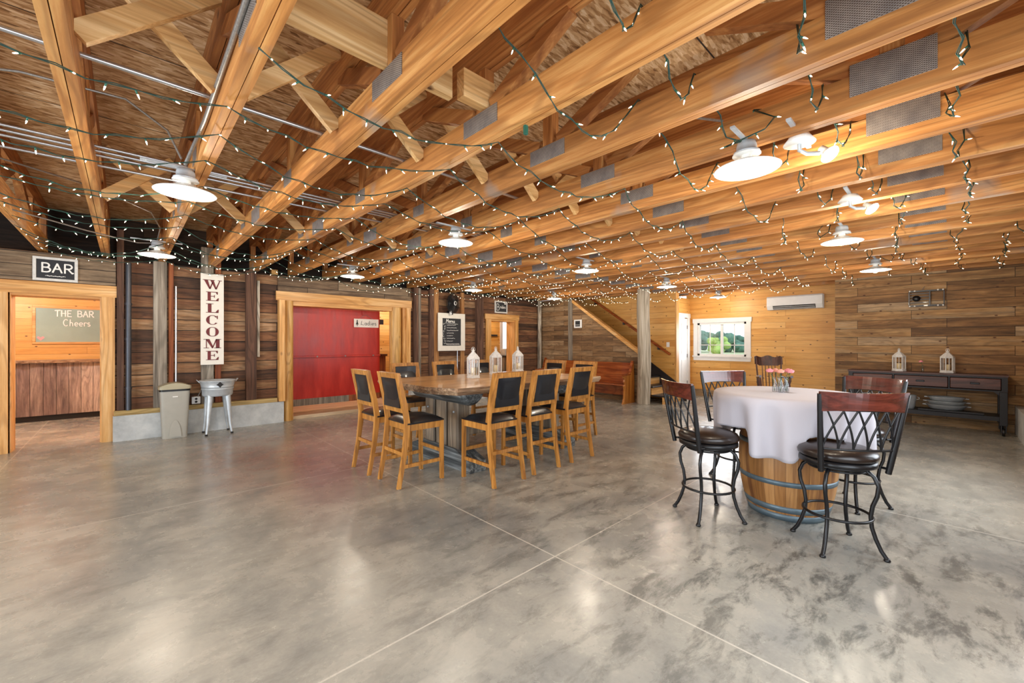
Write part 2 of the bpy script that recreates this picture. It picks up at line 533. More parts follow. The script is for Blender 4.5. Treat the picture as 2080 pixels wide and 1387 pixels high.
M['whitewood'] = plain('distressed_white_wood', sr('dcdad4'), .6, 0, .14, 30, bstr=.1)
M['signwhite'] = plain('cream_sign_board', sr('ece6da'), .6, 0, .04)
M['maroon'] = plain('maroon_letter_paint', sr('6b2226'), .6, 0, .1)
M['blackpaint'] = plain('black_paint_mark', sr('1c1a1a'), .6)
M['slate'] = plain('black_chalkboard', sr('2a2b2f'), .7, 0, .2, 6)
M['slate_green'] = plain('sage_chalkboard', sr('93a79c'), .6, 0, .12, 3)
M['chalk'] = plain('white_chalk', sr('f2f0ea'), .9, 0, .05)
M['pinkchalk'] = plain('pink_chalk', sr('d8a0a0'), .9)
t = NT('red_painted_metal')
n1 = t.noise(t.coord((3, 1, .7)), 2.2, 5)
M['red'] = t.out(t.ramp(n1, [(.3, sr('a01a10')), (.6, sr('c02c1e')), (.8, sr('d04430'))]), t.rng(n1, .3, .7, .28, .42), spec=.6, bump=t.noise(t.coord((20, 1, 1)), 1, 2), bstr=.08)
M['galv'] = plain('galvanised_steel', sr('c2c8cb'), .38, .3, .2, 9)
M['conduit'] = plain('steel_conduit', sr('c2c4c8'), .28, .85, .05)
M['flex'] = plain('armoured_cable', sr('9a9894'), .4, .7, .25, 90)
M['darkpipe'] = plain('dark_iron_pipe', sr('4a4c52'), .4, .6)
M['blackmetal'] = plain('black_painted_metal', sr('0f0f12'), .38, .1, .1, coat=.1)
M['console_metal'] = plain('charcoal_metal', sr('1e1d20'), .5, .1, .15)
M['console_wood'] = wood('dark_drawer_wood', (sr('38221a'), sr('54342a'), sr('6e463a')), 'y', .45, 1.2, objvar=.1)
M['cherry'] = wood('dark_cherry_rail', (sr('3a160e'), sr('57231a'), sr('703226')), 'x', .25, 1.2, objvar=0, coat=.5)
M['brownvinyl'] = plain('dark_brown_leather', sr('221814'), .33, 0, .15, 20, coat=.15, bstr=.04)
M['pew'] = wood('varnished_pew_wood', (sr('6e2f10'), sr('96481e'), sr('b0622e')), 'y', .25, 1.2, objvar=.1, coat=.4)
M['pewend'] = wood('varnished_pew_end', (sr('8a4a18'), sr('b06c28'), sr('c88640')), 'z', .3, 1.2, objvar=.1, coat=.4)
M['rocker'] = wood('dark_rocker_wood', (sr('2e140a'), sr('52281a'), sr('6e3c26')), 'z', .35, 1.4, objvar=.1, coat=.3)
t = NT('oak_barrel_staves')
sx = t.n('SeparateXYZ', Vector=t.coord())
ang = t.math('MULTIPLY', t.math('ARCTAN2', sx.outputs[1], sx.outputs[0]), 28 / (2 * PI))
st = t.math('FLOOR', ang)
wn = t.n('TexWhiteNoise'); wn.noise_dimensions = '1D'; t.set(wn, 'W', st)
cb = t.n('CombineXYZ', X=t.math('MULTIPLY', ang, 3.0), Y=t.math('MULTIPLY', sx.outputs[2], 2.0), Z=st)
g = t.noise(cb.outputs[0], 1.6, 6)
f = t.math('ADD', t.math('MULTIPLY', wn.outputs[0], .4), t.math('MULTIPLY', g, .6))
col = t.ramp(f, [(.2, sr('75491f')), (.45, sr('9c6a36')), (.7, sr('b88650'))])
wine = t.noise(t.n('CombineXYZ', X=t.math('MULTIPLY', ang, .5), Y=t.math('MULTIPLY', sx.outputs[2], .6)).outputs[0], 1.5, 4)
col = t.mix(t.rng(wine, .54, .64, 0, .6), col, sr('5a2c1c'))
gp = t.math('LESS_THAN', t.math('ABSOLUTE', t.math('SUBTRACT', t.math('FRACT', ang), .5)), .488)
M['barrel'] = t.out(t.mix(gp, sr('4a2e18'), col), .5, bump=gp, bstr=.2, bdist=.003)
M['hoop'] = plain('blue_grey_hoop_steel', sr('64757e'), .45, .35, .2, 20)
t = NT('white_tablecloth')
wv = t.n('TexWave', Vector=t.coord((1, 1, 1)), Scale=160.0, Distortion=1.0)
M['cloth'] = t.out(sr('bcb8bf'), .8, bump=wv.outputs[0], bstr=.05, bdist=.001)
M['cloth'].node_tree.nodes['Principled BSDF'].inputs['Sheen Weight'].default_value = .2
M['enamel'] = plain('white_enamel', sr('ecebe4'), .25, 0, .02, coat=.3)
M['candle'] = plain('cream_wax', sr('efd9a8'), .5)
M['beige'] = plain('beige_plastic', sr('aaa69a'), .4, 0, .04)
M['beigelid'] = plain('tan_plastic_lid', sr('aca183'), .4, 0, .04)
M['bag'] = plain('black_bin_liner', sr('141414'), .3, 0, .3, 40)
M['leaf'] = plain('rose_leaf', sr('4c6a3a'), .6, 0, .3)
M['rose'] = plain('pink_rose_petal', sr('e58f98'), .6, 0, .12, 60)
M['rose2'] = plain('salmon_rose_petal', sr('e49a86'), .6, 0, .12, 60)
M['tread'] = plain('black_stair_tread', sr('26252a'), .4)
M['kick'] = plain('black_kick_board', sr('0e0c0c'), .6)
M['fanblack'] = plain('black_fan_plastic', sr('17171a'), .4)
M['greyplug'] = plain('green_plug_plastic', sr('1f5a4a'), .4)
M['wire'] = plain('green_light_wire', sr('1c3d33'), .5)
M['socket'] = plain('green_lamp_socket', sr('22604c'), .5)
M['grass'] = plain('summer_grass', sr('a9b389'), .9, 0, .2, .2)
M['tree'] = plain('dark_tree_foliage', sr('5d8270'), .9, 0, .5, 1, bstr=.5)
M['tree2'] = plain('light_green_foliage', sr('9db866'), .9, 0, .4, 2, bstr=.5)
M['trunk'] = plain('tree_bark', sr('5a4636'), .9)


def glass(name, tint=(1, 1, 1)):
    t = NT(name)
    nt = t.t
    tr = t.n('BsdfTransparent', Color=tint); gl = t.n('BsdfGlossy', Roughness=.02)
    lw = t.n('LayerWeight', Blend=.12)
    mx = t.n('MixShader', i0=t.rng(lw.outputs['Fresnel'], 0, 1, .05, .9), i1=tr.outputs[0], i2=gl.outputs[0])
    nt.links.new(mx.outputs[0], nt.nodes['Material Output'].inputs[0])
    return t.mat


M['glass'] = glass('clear_glass')
M['bottle'] = glass('clear_bottle_glass', (.93, .95, .96))


def emit(name, col, s, sample=False):
    t = NT(name)
    t.b.inputs['Base Color'].default_value = tuple(col) + (1,)
    t.b.inputs['Emission Color'].default_value = tuple(col) + (1,)
    t.b.inputs['Emission Strength'].default_value = s
    t.mat.cycles.emission_sampling = 'AUTO' if sample else 'NONE'
    return t.mat


M['bulb'] = emit('lit_lamp_bulb', (1.0, .9, .72), 14)
M['flood'] = emit('lit_flood_lens', (1.0, .92, .78), 30)
M['fairy'] = emit('lit_mini_bulb', (1.0, .84, .60), 9)

# ============================================================ THE SETTING
WY = 8.15            # face of the old barn wall
ZT = 2.6             # underside of the trusses
ZO = 3.225           # underside of the ceiling sheathing


def wallbox(name, m, *boxes):
    b = MB()
    for q in boxes: b.box(*q)
    return struct(name, b, m)


wallbox('floor', M['floor'], (-4.5, 12.2, -2.2, 12.6, -.12, 0))
wallbox('ceiling', M['osb'], (-4.5, 12.2, -1.2, 8.6, ZO, ZO + .02))

# old barn wall, cut for the bar door, the red door and the brides' door
zs = .43
wallbox('wall_barn', M['barn'],
        (-4.0, -1.07, WY, WY + .09, 0, 2.58),
        (-.13, 2.0, WY, WY + .09, zs, 2.58),
        (4.5, 6.73, WY, WY + .09, zs, 2.58),
        (7.82, 8.9, WY, WY + .09, 0, 2.58),
        (-1.07, -.13, WY, WY + .09, 2.16, 2.58),
        (2.0, 4.5, WY, WY + .09, 2.24, 2.58),
        (6.73, 7.82, WY, WY + .09, 2.1, 2.58))
wallbox('wall_barn_upper', M['barn_dark'], (-4.0, 8.9, 8.42, 8.5, 2.3, ZO))
wallbox('wall_header', M['barn_head'], (1.96, 4.56, WY - .035, WY - .002, 2.3, 2.57))
wallbox('wall_header_bar', M['barn_head'], (-4.0, -.1, WY - .03, WY - .002, 2.2, 2.57))
wallbox('wall_stem', M['conc'], (-.13, 2.03, WY - .12, WY - .001, 0, .36), (4.52, 6.7, WY - .12, WY - .001, 0, .36))
wallbox('trim_1', M['sill'], (-.12, 1.93, WY - .11, WY + .0, .361, zs), (4.54, 6.68, WY - .11, WY, .361, zs))

# right wall: reclaimed boards facing the console
wallbox('wall_right', M['reclaim_y'], (10.0, 10.1, -.9, 1.56, 0, 2.62))
# window wall and door wall in pine
wallbox('wall_window', M['pine_y'],
        (11.0, 11.12, 1.3, 3.40, 0, 2.595), (11.0, 11.12, 4.63, 4.9, 0, 2.595),
        (11.0, 11.12, 3.40, 4.63, 0, 1.02), (11.0, 11.12, 3.40, 4.63, 1.93, 2.595))
wallbox('baseboard_window', M['reclaim_grey'], (10.975, 10.999, 1.3, 4.8, 0, .17))
wallbox('wall_door', M['pine_x'], (9.86, 10.02, 4.8, 4.9, 0, 2.55), (10.9, 11.0, 4.8, 4.9, 0, 2.55), (10.02, 10.9, 4.8, 4.9, 2.12, 2.55))
# pine wall behind the stairs with its pale end trim
wallbox('wall_stairs', M['pine_y'], (9.76, 9.86, 4.62, 8.3, 0, 3.2))
wallbox('trim_2', M['trim_z'], (9.745, 9.885, 4.585, 4.62, 0, 2.6))
# grey board wall under the stairs (raking top edge)
b = MB()
sl = .683
def rake(y): return min(3.0, 1.22 + sl * (y - 5.11))
b.prism([(4.92, 0), (8.15, 0), (8.15, 2.58), (7.1, 2.58), (4.92, rake(4.92))], 8.72, 8.80, 'x')
struct('wall_under_stairs', b, M['reclaim_grey'])
b = MB()
y0, y1 = 4.92, 7.1
b.bar((8.755, y0, rake(y0) + .02), (8.755, y1, rake(y1) + .02), .13, .07)
struct('trim_3', b, M['trim_y'])
wallbox('trim_4', M['stud_grey'], (8.69, 8.719, 6.95, 7.08, 0, 2.58))
# outer wall to the right of the camera, with openings for daylight behind
wallbox('wall_side', M['reclaim_y'],
        (7.0, 10.0, -.9, -.8, .42, 2.6), (-4.0, -1.7, -.9, -.8, 0, 2.6), (2.9, 3.9, -.9, -.8, 0, 2.6),
        (-1.7, 2.9, -.9, -.8, 0, .45), (-1.7, 2.9, -.9, -.8, 2.05, 2.6), (3.9, 7.0, -.9, -.8, 0, .7), (3.9, 7.0, -.9, -.8, 2.0, 2.6))
wallbox('wall_side_stem', M['conc'], (7.0, 9.98, -.8, -.65, 0, .42))
wallbox('wall_back', M['reclaim_y'], (-3.6, -3.5, -.8, .7, 0, 2.6), (-3.6, -3.5, 5.7, 8.15, 0, 2.6), (-3.6, -3.5, .7, 5.7, 2.3, 2.6))
wallbox('wall_above', M['barn_dark'], (-3.6, -3.5, -.8, 8.5, 2.6, ZO), (-3.5, 10.9, -.9, -.8, 2.601, ZO))
wallbox('wall_window_upper', M['pine_y'], (11.0, 11.12, -.8, 4.9, 2.596, ZO))

# ---- bar door: trim, jamb, and the bar room behind
dt = thing('door_1', None, None); dt['kind'] = 'structure'
MB().box(-4.0, -.06, WY - .045, WY - .002, 2.03, 2.19).build('door_header', M['trim_x'], dt)
MB().box(-.245, -.11, WY - .04, WY - .002, 0, 2.03).build('door_casing', M['trim_z'], dt)
MB().box(-1.42, -1.08, WY - .04, WY - .002, 0, 2.03).build('door_casing', M['trim_z'], dt)
MB().box(-.262, -.235, WY, WY + .3, 0, 2.03).build('door_jamb', M['trim_z'], dt)
MB().box(-1.09, -1.06, WY, WY + .3, 0, 2.03).build('door_jamb', M['trim_z'], dt)
MB().box(-1.06, -.262, WY, WY + .3, 2.0, 2.03).build('door_jamb', M['trim_x'], dt)
for z in (.32, 1.12, 1.78):
    MB().box(-.268, -.262, WY + .2, WY + .26, z, z + .1).build('hinge', M['splice'], dt)
wallbox('wall_bar_back', M['pine_x'], (-3.2, .9, 12.3, 12.4, 0, 2.7))
wallbox('wall_bar_side', M['pine_y'], (-3.2, -3.1, 8.5, 12.3, 0, 2.7), (.8, .9, 8.5, 12.3, 0, 2.7))
wallbox('ceiling_bar', M['pine_x'], (-3.2, .9, 8.25, 12.4, 2.5, 2.55))
wallbox('wall_bar_front', M['pine_x'], (-3.2, -1.09, 8.25, 8.4, 0, 2.5), (-.235, .9, 8.25, 8.4, 0, 2.5), (-1.09, -.235, 8.25, 8.4, 2.03, 2.5))
point('lamp_bar_room', (-2.4, 9.9, 2.2), 85, (.92, .96, 1), .1)
point('lamp_bar_room', (.45, 9.6, 2.2), 75, (.92, .96, 1), .1)
point('lamp_bar_room', (-1.6, 11.3, 2.2), 22, (.92, .96, 1), .2)

bc = thing('bar_counter', 'bar counter seen through the BAR doorway, faced with vertical old boards, live-edge top', 'counter', (-.9, 11.2, 0))
MB().box(-1.3, 1.5, -.17, .25, .1, 1.03).build('counter_front', M['counter'], bc)
b = MB().box(-1.3, 1.5, -.15, .22, 0, .1); b.build('kick_board', M['kick'], bc)
b = MB()
n = 30
poly = [(-1.32 + 2.84 * i / n, -.25 + .02 * math.sin(i * 1.9) + .012 * math.sin(i * 4.7)) for i in range(n + 1)] + [(1.52, .32), (-1.32, .32)]
b.prism(poly, 1.031, 1.075, 'z'); b.build('counter_top', M['slabedge'], bc)
MB().box(-.6, 1.45, .34, .37, 0, .02).build('footing', M['kick'], bc)

# ---- red door opening with log jambs
dt = thing('door_2', None, None); dt['kind'] = 'structure'
MB().box(1.92, 4.56, WY - .075, WY - .036, 2.14, 2.30).build('door_header', M['trim_x'], dt)
MB().box(1.95, 2.04, WY - .16, WY - .036, .37, 2.14).build('door_casing', M['trim_z'], dt)
MB().box(4.44, 4.535, WY - .075, WY - .036, .36, 2.14).build('door_casing', M['trim_z'], dt)
MB().box(4.37, 4.44, WY - .03, WY + .25, 0, 2.14).build('door_jamb', M['trim_z'], dt)
MB().box(2.2, 4.12, WY - .03, WY + .3, 2.06, 2.14).build('door_jamb', M['trim_x'], dt)
MB().cyl((2.125, WY - .0, 0), .085, 0, 2.14, 20).build('log_post', M['log'], dt)
MB().cyl((4.24, WY + .06, 0), .125, 0, 2.14, 20).build('log_post', M['log'], dt)
MB().box(2.0, 4.45, WY + .02, 10.2, .001, .06).build('threshold', M['threshold'], dt)
wallbox('wall_red_back', M['pine_x'], (2.0, 5.9, 10.2, 10.3, 0, 2.7))
wallbox('wall_red_side', M['pine_y'], (1.9, 2.0, 8.3, 10.3, 0, 2.7), (5.8, 5.9, 8.3, 10.3, 0, 2.7))
wallbox('ceiling_red', M['pine_x'], (1.9, 5.9, 8.25, 10.3, 2.5, 2.55))
point('lamp_powder_room', (4.9, 9.3, 2.3), 45, (.95, .97, 1), .1)
point('lamp_powder_room', (3.0, 8.95, 2.35), 26, (.95, .97, 1), .06)

rd = thing('sliding_door', 'wide red painted sliding barn door with bare grey board along its bottom', 'door', (2.3, 8.62, 0))
MB().box(-.1, 1.78, 0, .03, .30, 1.10).build('door_panel', M['red'], rd)
MB().box(-.1, 1.78, 0, .03, 1.12, 2.12).build('door_panel', M['red'], rd)
b = MB().box(-.1, 1.78, -.045, .0, 1.10, 1.135, bev=.006)
b.build('cross_rail', M['red'], rd)
for x in (.45, 1.0, 1.6):
    MB().box(x, x + .025, -.052, -.045, 1.105, 1.13).build('rail_bolt', M['splice'], rd)
MB().box(-.1, 1.1, -.006, .03, .17, .30).build('bottom_board', M['stud_grey'], rd)
MB().box(1.1, 1.78, -.0, .03, .17, .30).build('bottom_board', M['stud_rust'], rd)
MB().box(1.78, 1.87, .0, .02, 1.79, 1.9).build('door_bracket', M['darkpipe'], rd)
MB().box(1.38, 1.44, -.02, 0, 1.98, 2.15).build('door_hanger', M['red'], rd)

cb = thing('wall_shelf', 'open wooden shelf unit past the red door edge, beyond the right log post', 'shelf', (4.35, 9.5, .061))
MB().box(-.06, .3, 0, .35, 0, 1.0).build('shelf_base', M['stud_rust'], cb)
MB().box(-.08, .34, -.02, .37, 1.0, 1.05).build('shelf_board', M['rocker'], cb)
MB().box(-.06, -.02, 0, .35, 1.05, 1.85).build('side_panel', M['rocker'], cb)

# ---- brides' door
dt = thing('door_3', None, None); dt['kind'] = 'structure'
MB().box(6.66, 7.86, WY - .04, WY - .002, 1.99, 2.13).build('door_header', M['trim_x'], dt)
MB().box(6.69, 6.86, WY - .04, WY - .002, 0, 1.99).build('door_casing', M['trim_z'], dt)
MB().box(7.72, 7.83, WY - .04, WY - .002, 0, 1.99).build('door_casing', M['trim_z'], dt)
MB().box(6.74, 6.78, WY, WY + .35, 0, 1.99).build('door_jamb', M['trim_z'], dt)
MB().box(7.74, 7.78, WY, WY + .35, 0, 1.99).build('door_jamb', M['trim_z'], dt)
MB().box(6.78, 7.74, WY, WY + .35, 1.95, 1.99).build('door_jamb', M['trim_x'], dt)
wallbox('wall_bride_back', M['pine_x'], (6.0, 8.60, 9.7, 9.8, 0, 2.5), (9.0, 9.7, 9.7, 9.8, 0, 2.5), (8.60, 9.0, 9.7, 9.8, 0, 1.1), (8.60, 9.0, 9.7, 9.8, 2.1, 2.5))
wallbox('wall_bride_side', M['pine_y'], (6.0, 6.1, 8.5, 9.7, 0, 2.7), (9.6, 9.7, 8.5, 9.7, 0, 2.7))
wallbox('ceiling_bride', M['pine_x'], (6.0, 9.7, 8.25, 9.8, 2.5, 2.55))
point('lamp_bride_room', (7.6, 9.0, 2.3), 45, (1, .92, .8), .1)
wn2 = MB().box(8.56, 8.66, 9.68, 9.72, 1.1, 2.1).box(8.93, 9.0, 9.68, 9.72, 1.1, 2.1).box(8.66, 8.93, 9.68, 9.72, 2.03, 2.1).box(8.66, 8.93, 9.68, 9.72, 1.1, 1.17)
struct('window_2', wn2, M['white'])
b = MB().box(8.03, 8.42, 9.655, 9.698, 1.59, 1.635)
tag(b.build('towel_bar', M['darkpipe']), 'dark horizontal bar on the pine wall seen inside the Brides doorway', 'bar')
b = MB().box(0, .34, -.3, 0, .05, .8, bev=.01)
o = thing('side_table', 'small dark cabinet under the bright window seen inside the Brides doorway', 'cabinet', (8.55, 9.62, 0))
MB().box(-.2, .3, -.35, 0, .0, .95, bev=.01).build('cabinet_body', M['stud_grey'], o)
MB().box(-.22, .32, -.37, .0, .95, .98).build('cabinet_top', M['tread'], o)
MB().box(-.1, .2, -.3, -.05, .98, 1.2, bev=.02).build('cabinet_bin', M['galv'], o)

# ---- studs and posts standing against the barn wall
def stud(name, x0, x1, m, label, z0=zs, z1=2.6, y=WY, dep=.09):
    o = MB().box(0, x1 - x0, -dep, 0, 0, z1 - z0, bev=.004).build(name, m)
    o.location = (x0, y, z0)
    return tag(o, label, 'post', 'old framing posts on the barn wall')
stud('wall_post', -.09, -.015, M['stud_brown'], 'dark brown post at the right edge of the bar doorway, beside a dark pipe', dep=.08, z1=3.0)
stud('wall_post', .30, .455, M['stud_grey'], 'grey weathered wide post rising behind the beige bin', dep=.1)
stud('wall_post', .475, .535, M['stud_rust'], 'narrow reddish post just right of the grey post above the beige bin', dep=.05)
stud('wall_post', .87, 1.03, M['stud_grey'], 'grey ribbed post behind the WELCOME sign', dep=.08, z1=2.9)
stud('wall_post', 1.05, 1.13, M['stud_rust'], 'reddish post strip right behind the WELCOME sign and washtub', dep=.05, z1=2.9)
stud('wall_post', 1.47, 1.62, M['stud_brown'], 'brown grooved post between the WELCOME sign and the red door', dep=.1)
stud('wall_post', 1.635, 1.675, M['birch'], 'narrow strip with flaking white paint beside the brown grooved post', z0=1.15, z1=2.45, dep=.06)
stud('wall_post', 4.62, 4.72, M['stud_brown'], 'brown post just right of the red door trim', dep=.09)
stud('wall_post', 4.74, 4.8, M['stud_grey'], 'greyish narrow post second right of the red door trim', dep=.06)
stud('wall_post', 5.02, 5.12, M['stud_brown'], 'dark brown post left of the Menu board', dep=.09)
stud('wall_post', 5.14, 5.27, M['stud_pine'], 'lighter brown stud behind the left side of the Menu board', dep=.05)
stud('wall_post', 5.90, 6.0, M['stud_pine'], 'lighter stud behind the right side of the Menu board and fan', dep=.05)
stud('wall_post', 6.36, 6.56, M['stud_brown'], 'wide brown post left of the Brides doorway', dep=.1)
b = MB().cyl((0, 0, 0), .033, 0, 2.1, 14)
for z in (.3, 1.0, 1.5): b.cyl((0, 0, 0), .04, z, z + .03, 14)
o = b.build('drain_pipe', M['darkpipe'], loc=(.03, WY - .1, zs)); tag(o, 'dark vertical iron pipe beside the bar doorway on the concrete ledge', 'pipe')
o = MB().cyl((0, 0, 0), .013, 0, 1.75, 10).build('conduit_drop', M['conduit'], loc=(.56, WY - .08, .5)); tag(o, 'thin pale conduit running down the wall above the beige bin', 'conduit')
o = MB().tube([(0, 0, 0), (0, 0, 1.0)], .012).build('conduit_drop', M['conduit'], loc=(5.80, WY - .04, 1.0 - .3)); tag(o, 'thin pale conduit behind the right edge of the Menu board', 'conduit')
o = MB().tube([(0, 0, 0), (0, 0, 2.58)], [.06, .055], 10).build('bark_pole', M['birch'], loc=(8.62, 8.06, 0)); tag(o, 'white flaky bark pole in the corner left of the under-stair wall', 'pole')

# big log post at the foot of the stairs
b = MB()
pts = [(.012 * math.sin(z * 2), .01 * math.cos(z * 3), z) for z in [i * ZT / 14 for i in range(15)]]
b.tube(pts, [.148 - .01 * i / 14 for i in range(15)], 24)
o = b.build('log_post', M['greylog'], loc=(8.62, 4.82, 0)); tag(o, 'thick weathered grey log post standing at the foot of the stairs', 'post')

# stairs
st = thing('staircase', 'wooden stairs with black treads and pine risers behind the grey log post', 'stairs', (8.81, 4.45, 0))
for i in range(13):
    z = .19 * (i + 1)
    y = .278 * i
    if z > 2.8: break
    MB().box(0, .94, y, y + .02, z - .19, z - .03).build('riser', M['trim_x'], st)
    MB().box(0, .94, y - .03, y + .278, z - .03, z, bev=.004).build('tread', M['tread'], st)
b = MB().prism([(-.12, .0), (.1, 0), (3.5, 2.33), (3.5, 2.75), (-.12, .27)], .915, .938, 'x'); b.build('skirt_board', M['tread'], st)
hr = thing('handrail', 'dark stained handrail sloping down the pine stair wall', 'handrail', (9.70, 4.72, 1.1))
L = (2.6, 2.6 * .66)
MB().bar((0, 0, 0), (0, L[0], L[1]), .045, .06, bev=.01).build('rail', M['pew'], hr)
for q in (.12, .5, .85):
    MB().box(0, .06, L[0] * q - .02, L[0] * q + .02, L[1] * q - .09, L[1] * q - .03).build('rail_bracket', M['darkpipe'], hr)

# white door beside the stairs
dt = thing('door_4', None, None); dt['kind'] = 'structure'
b = MB().box(10.08, 10.82, 4.80, 4.83, .01, 2.02)
for z0, z1 in ((.2, .95), (1.1, 1.9)):
    for x0, x1 in ((10.16, 10.41), (10.49, 10.74)):
        b.box(x0, x1, 4.792, 4.80, z0, z1, bev=.004)
b.build('door_panel', M['white'], dt)
MB().box(9.99, 10.08, 4.77, 4.799, 0, 2.04).box(10.82, 10.93, 4.77, 4.799, 0, 2.04).build('door_casing', M['white'], dt)
MB().box(9.97, 10.95, 4.765, 4.799, 2.04, 2.15).build('door_header', M['white'], dt)
MB().cyl((10.15, 4.76, 1.0), .03, 0, .05, 12).build('door_knob', M['splice'], dt)
for z in (.3, 1.0, 1.75): MB().box(10.80, 10.83, 4.785, 4.80, z, z + .09).build('hinge', M['splice'], dt)

# window
wt = thing('window_1', None, None); wt['kind'] = 'structure'
X = 11.0
Y0, Y1, Z0, Z1 = 3.43, 4.60, 1.05, 1.90
b = MB().box(X - .025, X, Y0 - .1, Y0, Z0, Z1).box(X - .025, X, Y1, Y1 + .1, Z0, Z1)
b.box(X - .03, X, Y0 - .12, Y1 + .12, Z1, Z1 + .11); b.box(X - .025, X, Y0 - .1, Y1 + .1, Z0 - .12, Z0 - .03)
b.box(X - .05, X, Y0 - .12, Y1 + .12, Z0 - .03, Z0)
b.build('window_casing', M['white'], wt)
f = MB()
for y in (Y0, Y1 - .05): f.box(X, X + .1, y, y + .05, Z0, Z1)
for z in (Z0, Z1 - .05): f.box(X, X + .1, Y0, Y1, z, z + .05)
ym = (Y0 + Y1) / 2
f.box(X + .04, X + .09, ym - .028, ym + .028, Z0, Z1)
for y in ((Y0 + ym) / 2, (Y1 + ym) / 2): f.box(X + .06, X + .075, y - .009, y + .009, Z0, Z1)
f.box(X + .06, X + .075, Y0, Y1, Z0 + .27, Z0 + .288)
f.build('window_frame', M['white'], wt)
MB().box(X + .065, X + .069, Y0 + .04, Y1 - .04, Z0 + .04, Z1 - .04).build('window_pane', M['glass'], wt)

# outside the window
wallbox('ground_outside', M['grass'], (11.5, 120, -30, 90, -.6, -.5))
def tree(loc, h, wd, m, label, cat='tree', sd=1):
    rnd = random.Random(sd)
    t_ = thing('leafy_tree', label, cat, loc, 0, 'trees outside the window')
    b = MB()
    for i in range(26):
        a = rnd.uniform(0, 2 * PI); r = wd * .5 * math.sqrt(rnd.random()); z = h * rnd.uniform(.25, .92)
        k = 1 - .55 * max(0, z / h - .5)
        b.ball((r * k * math.cos(a), r * k * math.sin(a), z), wd * rnd.uniform(.12, .22), 9, 6)
    o = b.build('crown', m, t_)
    md = o.modifiers.new('leafy', 'DISPLACE')
    tx = bpy.data.textures.new('clump', 'CLOUDS'); tx.noise_scale = wd * .08
    md.texture = tx; md.strength = wd * .12
    MB().tube([(0, 0, 0), (0, 0, h * .6)], [h * .03, h * .015], 8).build('trunk', M['trunk'], t_)
TL = ['leftmost in the window', 'second from the left in the window', 'left of the light green bush', 'directly behind the light green bush', 'just right of the light green bush', 'second right of the bush', 'third right of the bush', 'fourth right of the bush', 'rightmost in the window']
for k, lb in enumerate(TL):
    u = k / 8
    tree((70 + 28 * u, 43 - 26 * u, -.5), 3.2 + .5 * math.sin(k * 2.3), 5.2, M['tree'], 'dark green tree on the distant tree line, ' + lb, sd=k + 1)
tree((58, 21.6, -.5), 2.4, 2.6, M['tree2'], 'light green round bush outside, in front of the dark tree line', 'bush', sd=20)

# ============================================================ CEILING TRUSSES
TX = [-.8 + .6 * i for i in range(20)]
pan = [.21, 1.95, 3.69, 5.43, 7.17]
YA, YB = -.78, 8.3
def ply(mb, z0, z1):
    mb.box(-.04, -.002, YA, YB, z0, z1); mb.box(.002, .04, YA, YB, z0, z1 - .001)
    return mb
tr0 = thing('ceiling_truss', 'x', 'truss', (TX[0], 0, 0), 0, 'timber ceiling trusses')
ply(MB(), ZT, ZT + .185).build('bottom_chord', M['lumber'], tr0)
ply(MB(), 3.04, ZO - .001).build('top_chord', M['lumber_shaded'], tr0)
for y in pan:
    MB().box(-.035, .035, y - .045, y + .045, ZT + .186, 3.039, bev=.003).build('web_post', M['lumber_z'], tr0)
    for s in (-1, 1):
        MB().bar((0, y + s * .09, ZT + .19), (0, y + s * .66, 3.05), .066, .088).build('web_diagonal', M['lumber_shaded'], tr0)
MB().box(-.035, .035, YB - .1, YB, ZT + .186, 3.039).build('web_post', M['lumber_z'], tr0)
for y in pan:
    dy = .16 if y < 2.5 else .10
    zt = .24 if y < 1 else .18
    MB().box(-.0435, -.0405, y - dy, y + dy, ZT + .075, ZT + zt).build('truss_plate', M['plate'], tr0)
MB().box(-.0425, -.0405, 4.65, 5.0, ZT + .02, ZT + .16).build('truss_plate', M['splice'], tr0)
ORD = ['first', 'second', 'third', 'fourth', 'fifth', 'sixth', 'seventh', 'eighth', 'ninth', 'tenth', 'eleventh', 'twelfth', 'thirteenth', 'fourteenth', 'fifteenth', 'sixteenth', 'seventeenth', 'eighteenth', 'nineteenth', 'twentieth']
where = {0: 'ending over the BAR sign', 1: 'ending at the bar doorway corner', 2: 'passing the dish lamp nearest the bar', 3: 'ending beside the WELCOME sign', 4: 'ending at the left of the red door', 19: 'against the window wall'}
for i, x in enumerate(TX):
    lb = 'timber ceiling truss, %s from the left%s' % (ORD[i], ', ' + where[i] if i in where else '')
    if i == 0: tr0['label'] = lb
    else: dup(tr0, (x, 0, 0), 0, lb)

# pale cross braces between the trusses
rows = [(2.57, 'near row'), (5.28, 'far row')]
def brace_mesh(s):
    b = MB()
    x0, x1 = (.045, .545) if s > 0 else (.555, .055)
    dx, dz = x1 - x0, .50
    Ln = math.hypot(dx, dz); nx, nz = -dz / Ln * .044, dx / Ln * .044
    b.prism([(x0 + nx, nz + .04), (x0 - nx, -nz + .04), (x1 - nx, dz - nz), (x1 + nx, dz + nz)], -.019, .019, 'y')
    return b.mesh('cross_brace', M['brace'])
bmr, bml = brace_mesh(1), brace_mesh(-1)
for (y, rn) in rows:
    for i in range(1, 17):
        for s, me, dy in ((1, bmr, 0), (-1, bml, .045)):
            o = bpy.data.objects.new('cross_brace', me)
            C.objects.link(o)
            o.location = (TX[i], y + dy, ZT + .08)
            tag(o, 'pale cross brace rising %sward, %s gap from the left, %s' % ('right' if s > 0 else 'left', ORD[i], rn), 'brace', 'pale cross braces between the trusses')
b = MB().box(.44, 1.36, 0, .04, 0, .235).build('blocking_beam', M['brace'], loc=(0, 1.95, ZT + .19)); tag(b, 'pale wide blocking board above the truss chords near the top left', 'beam')
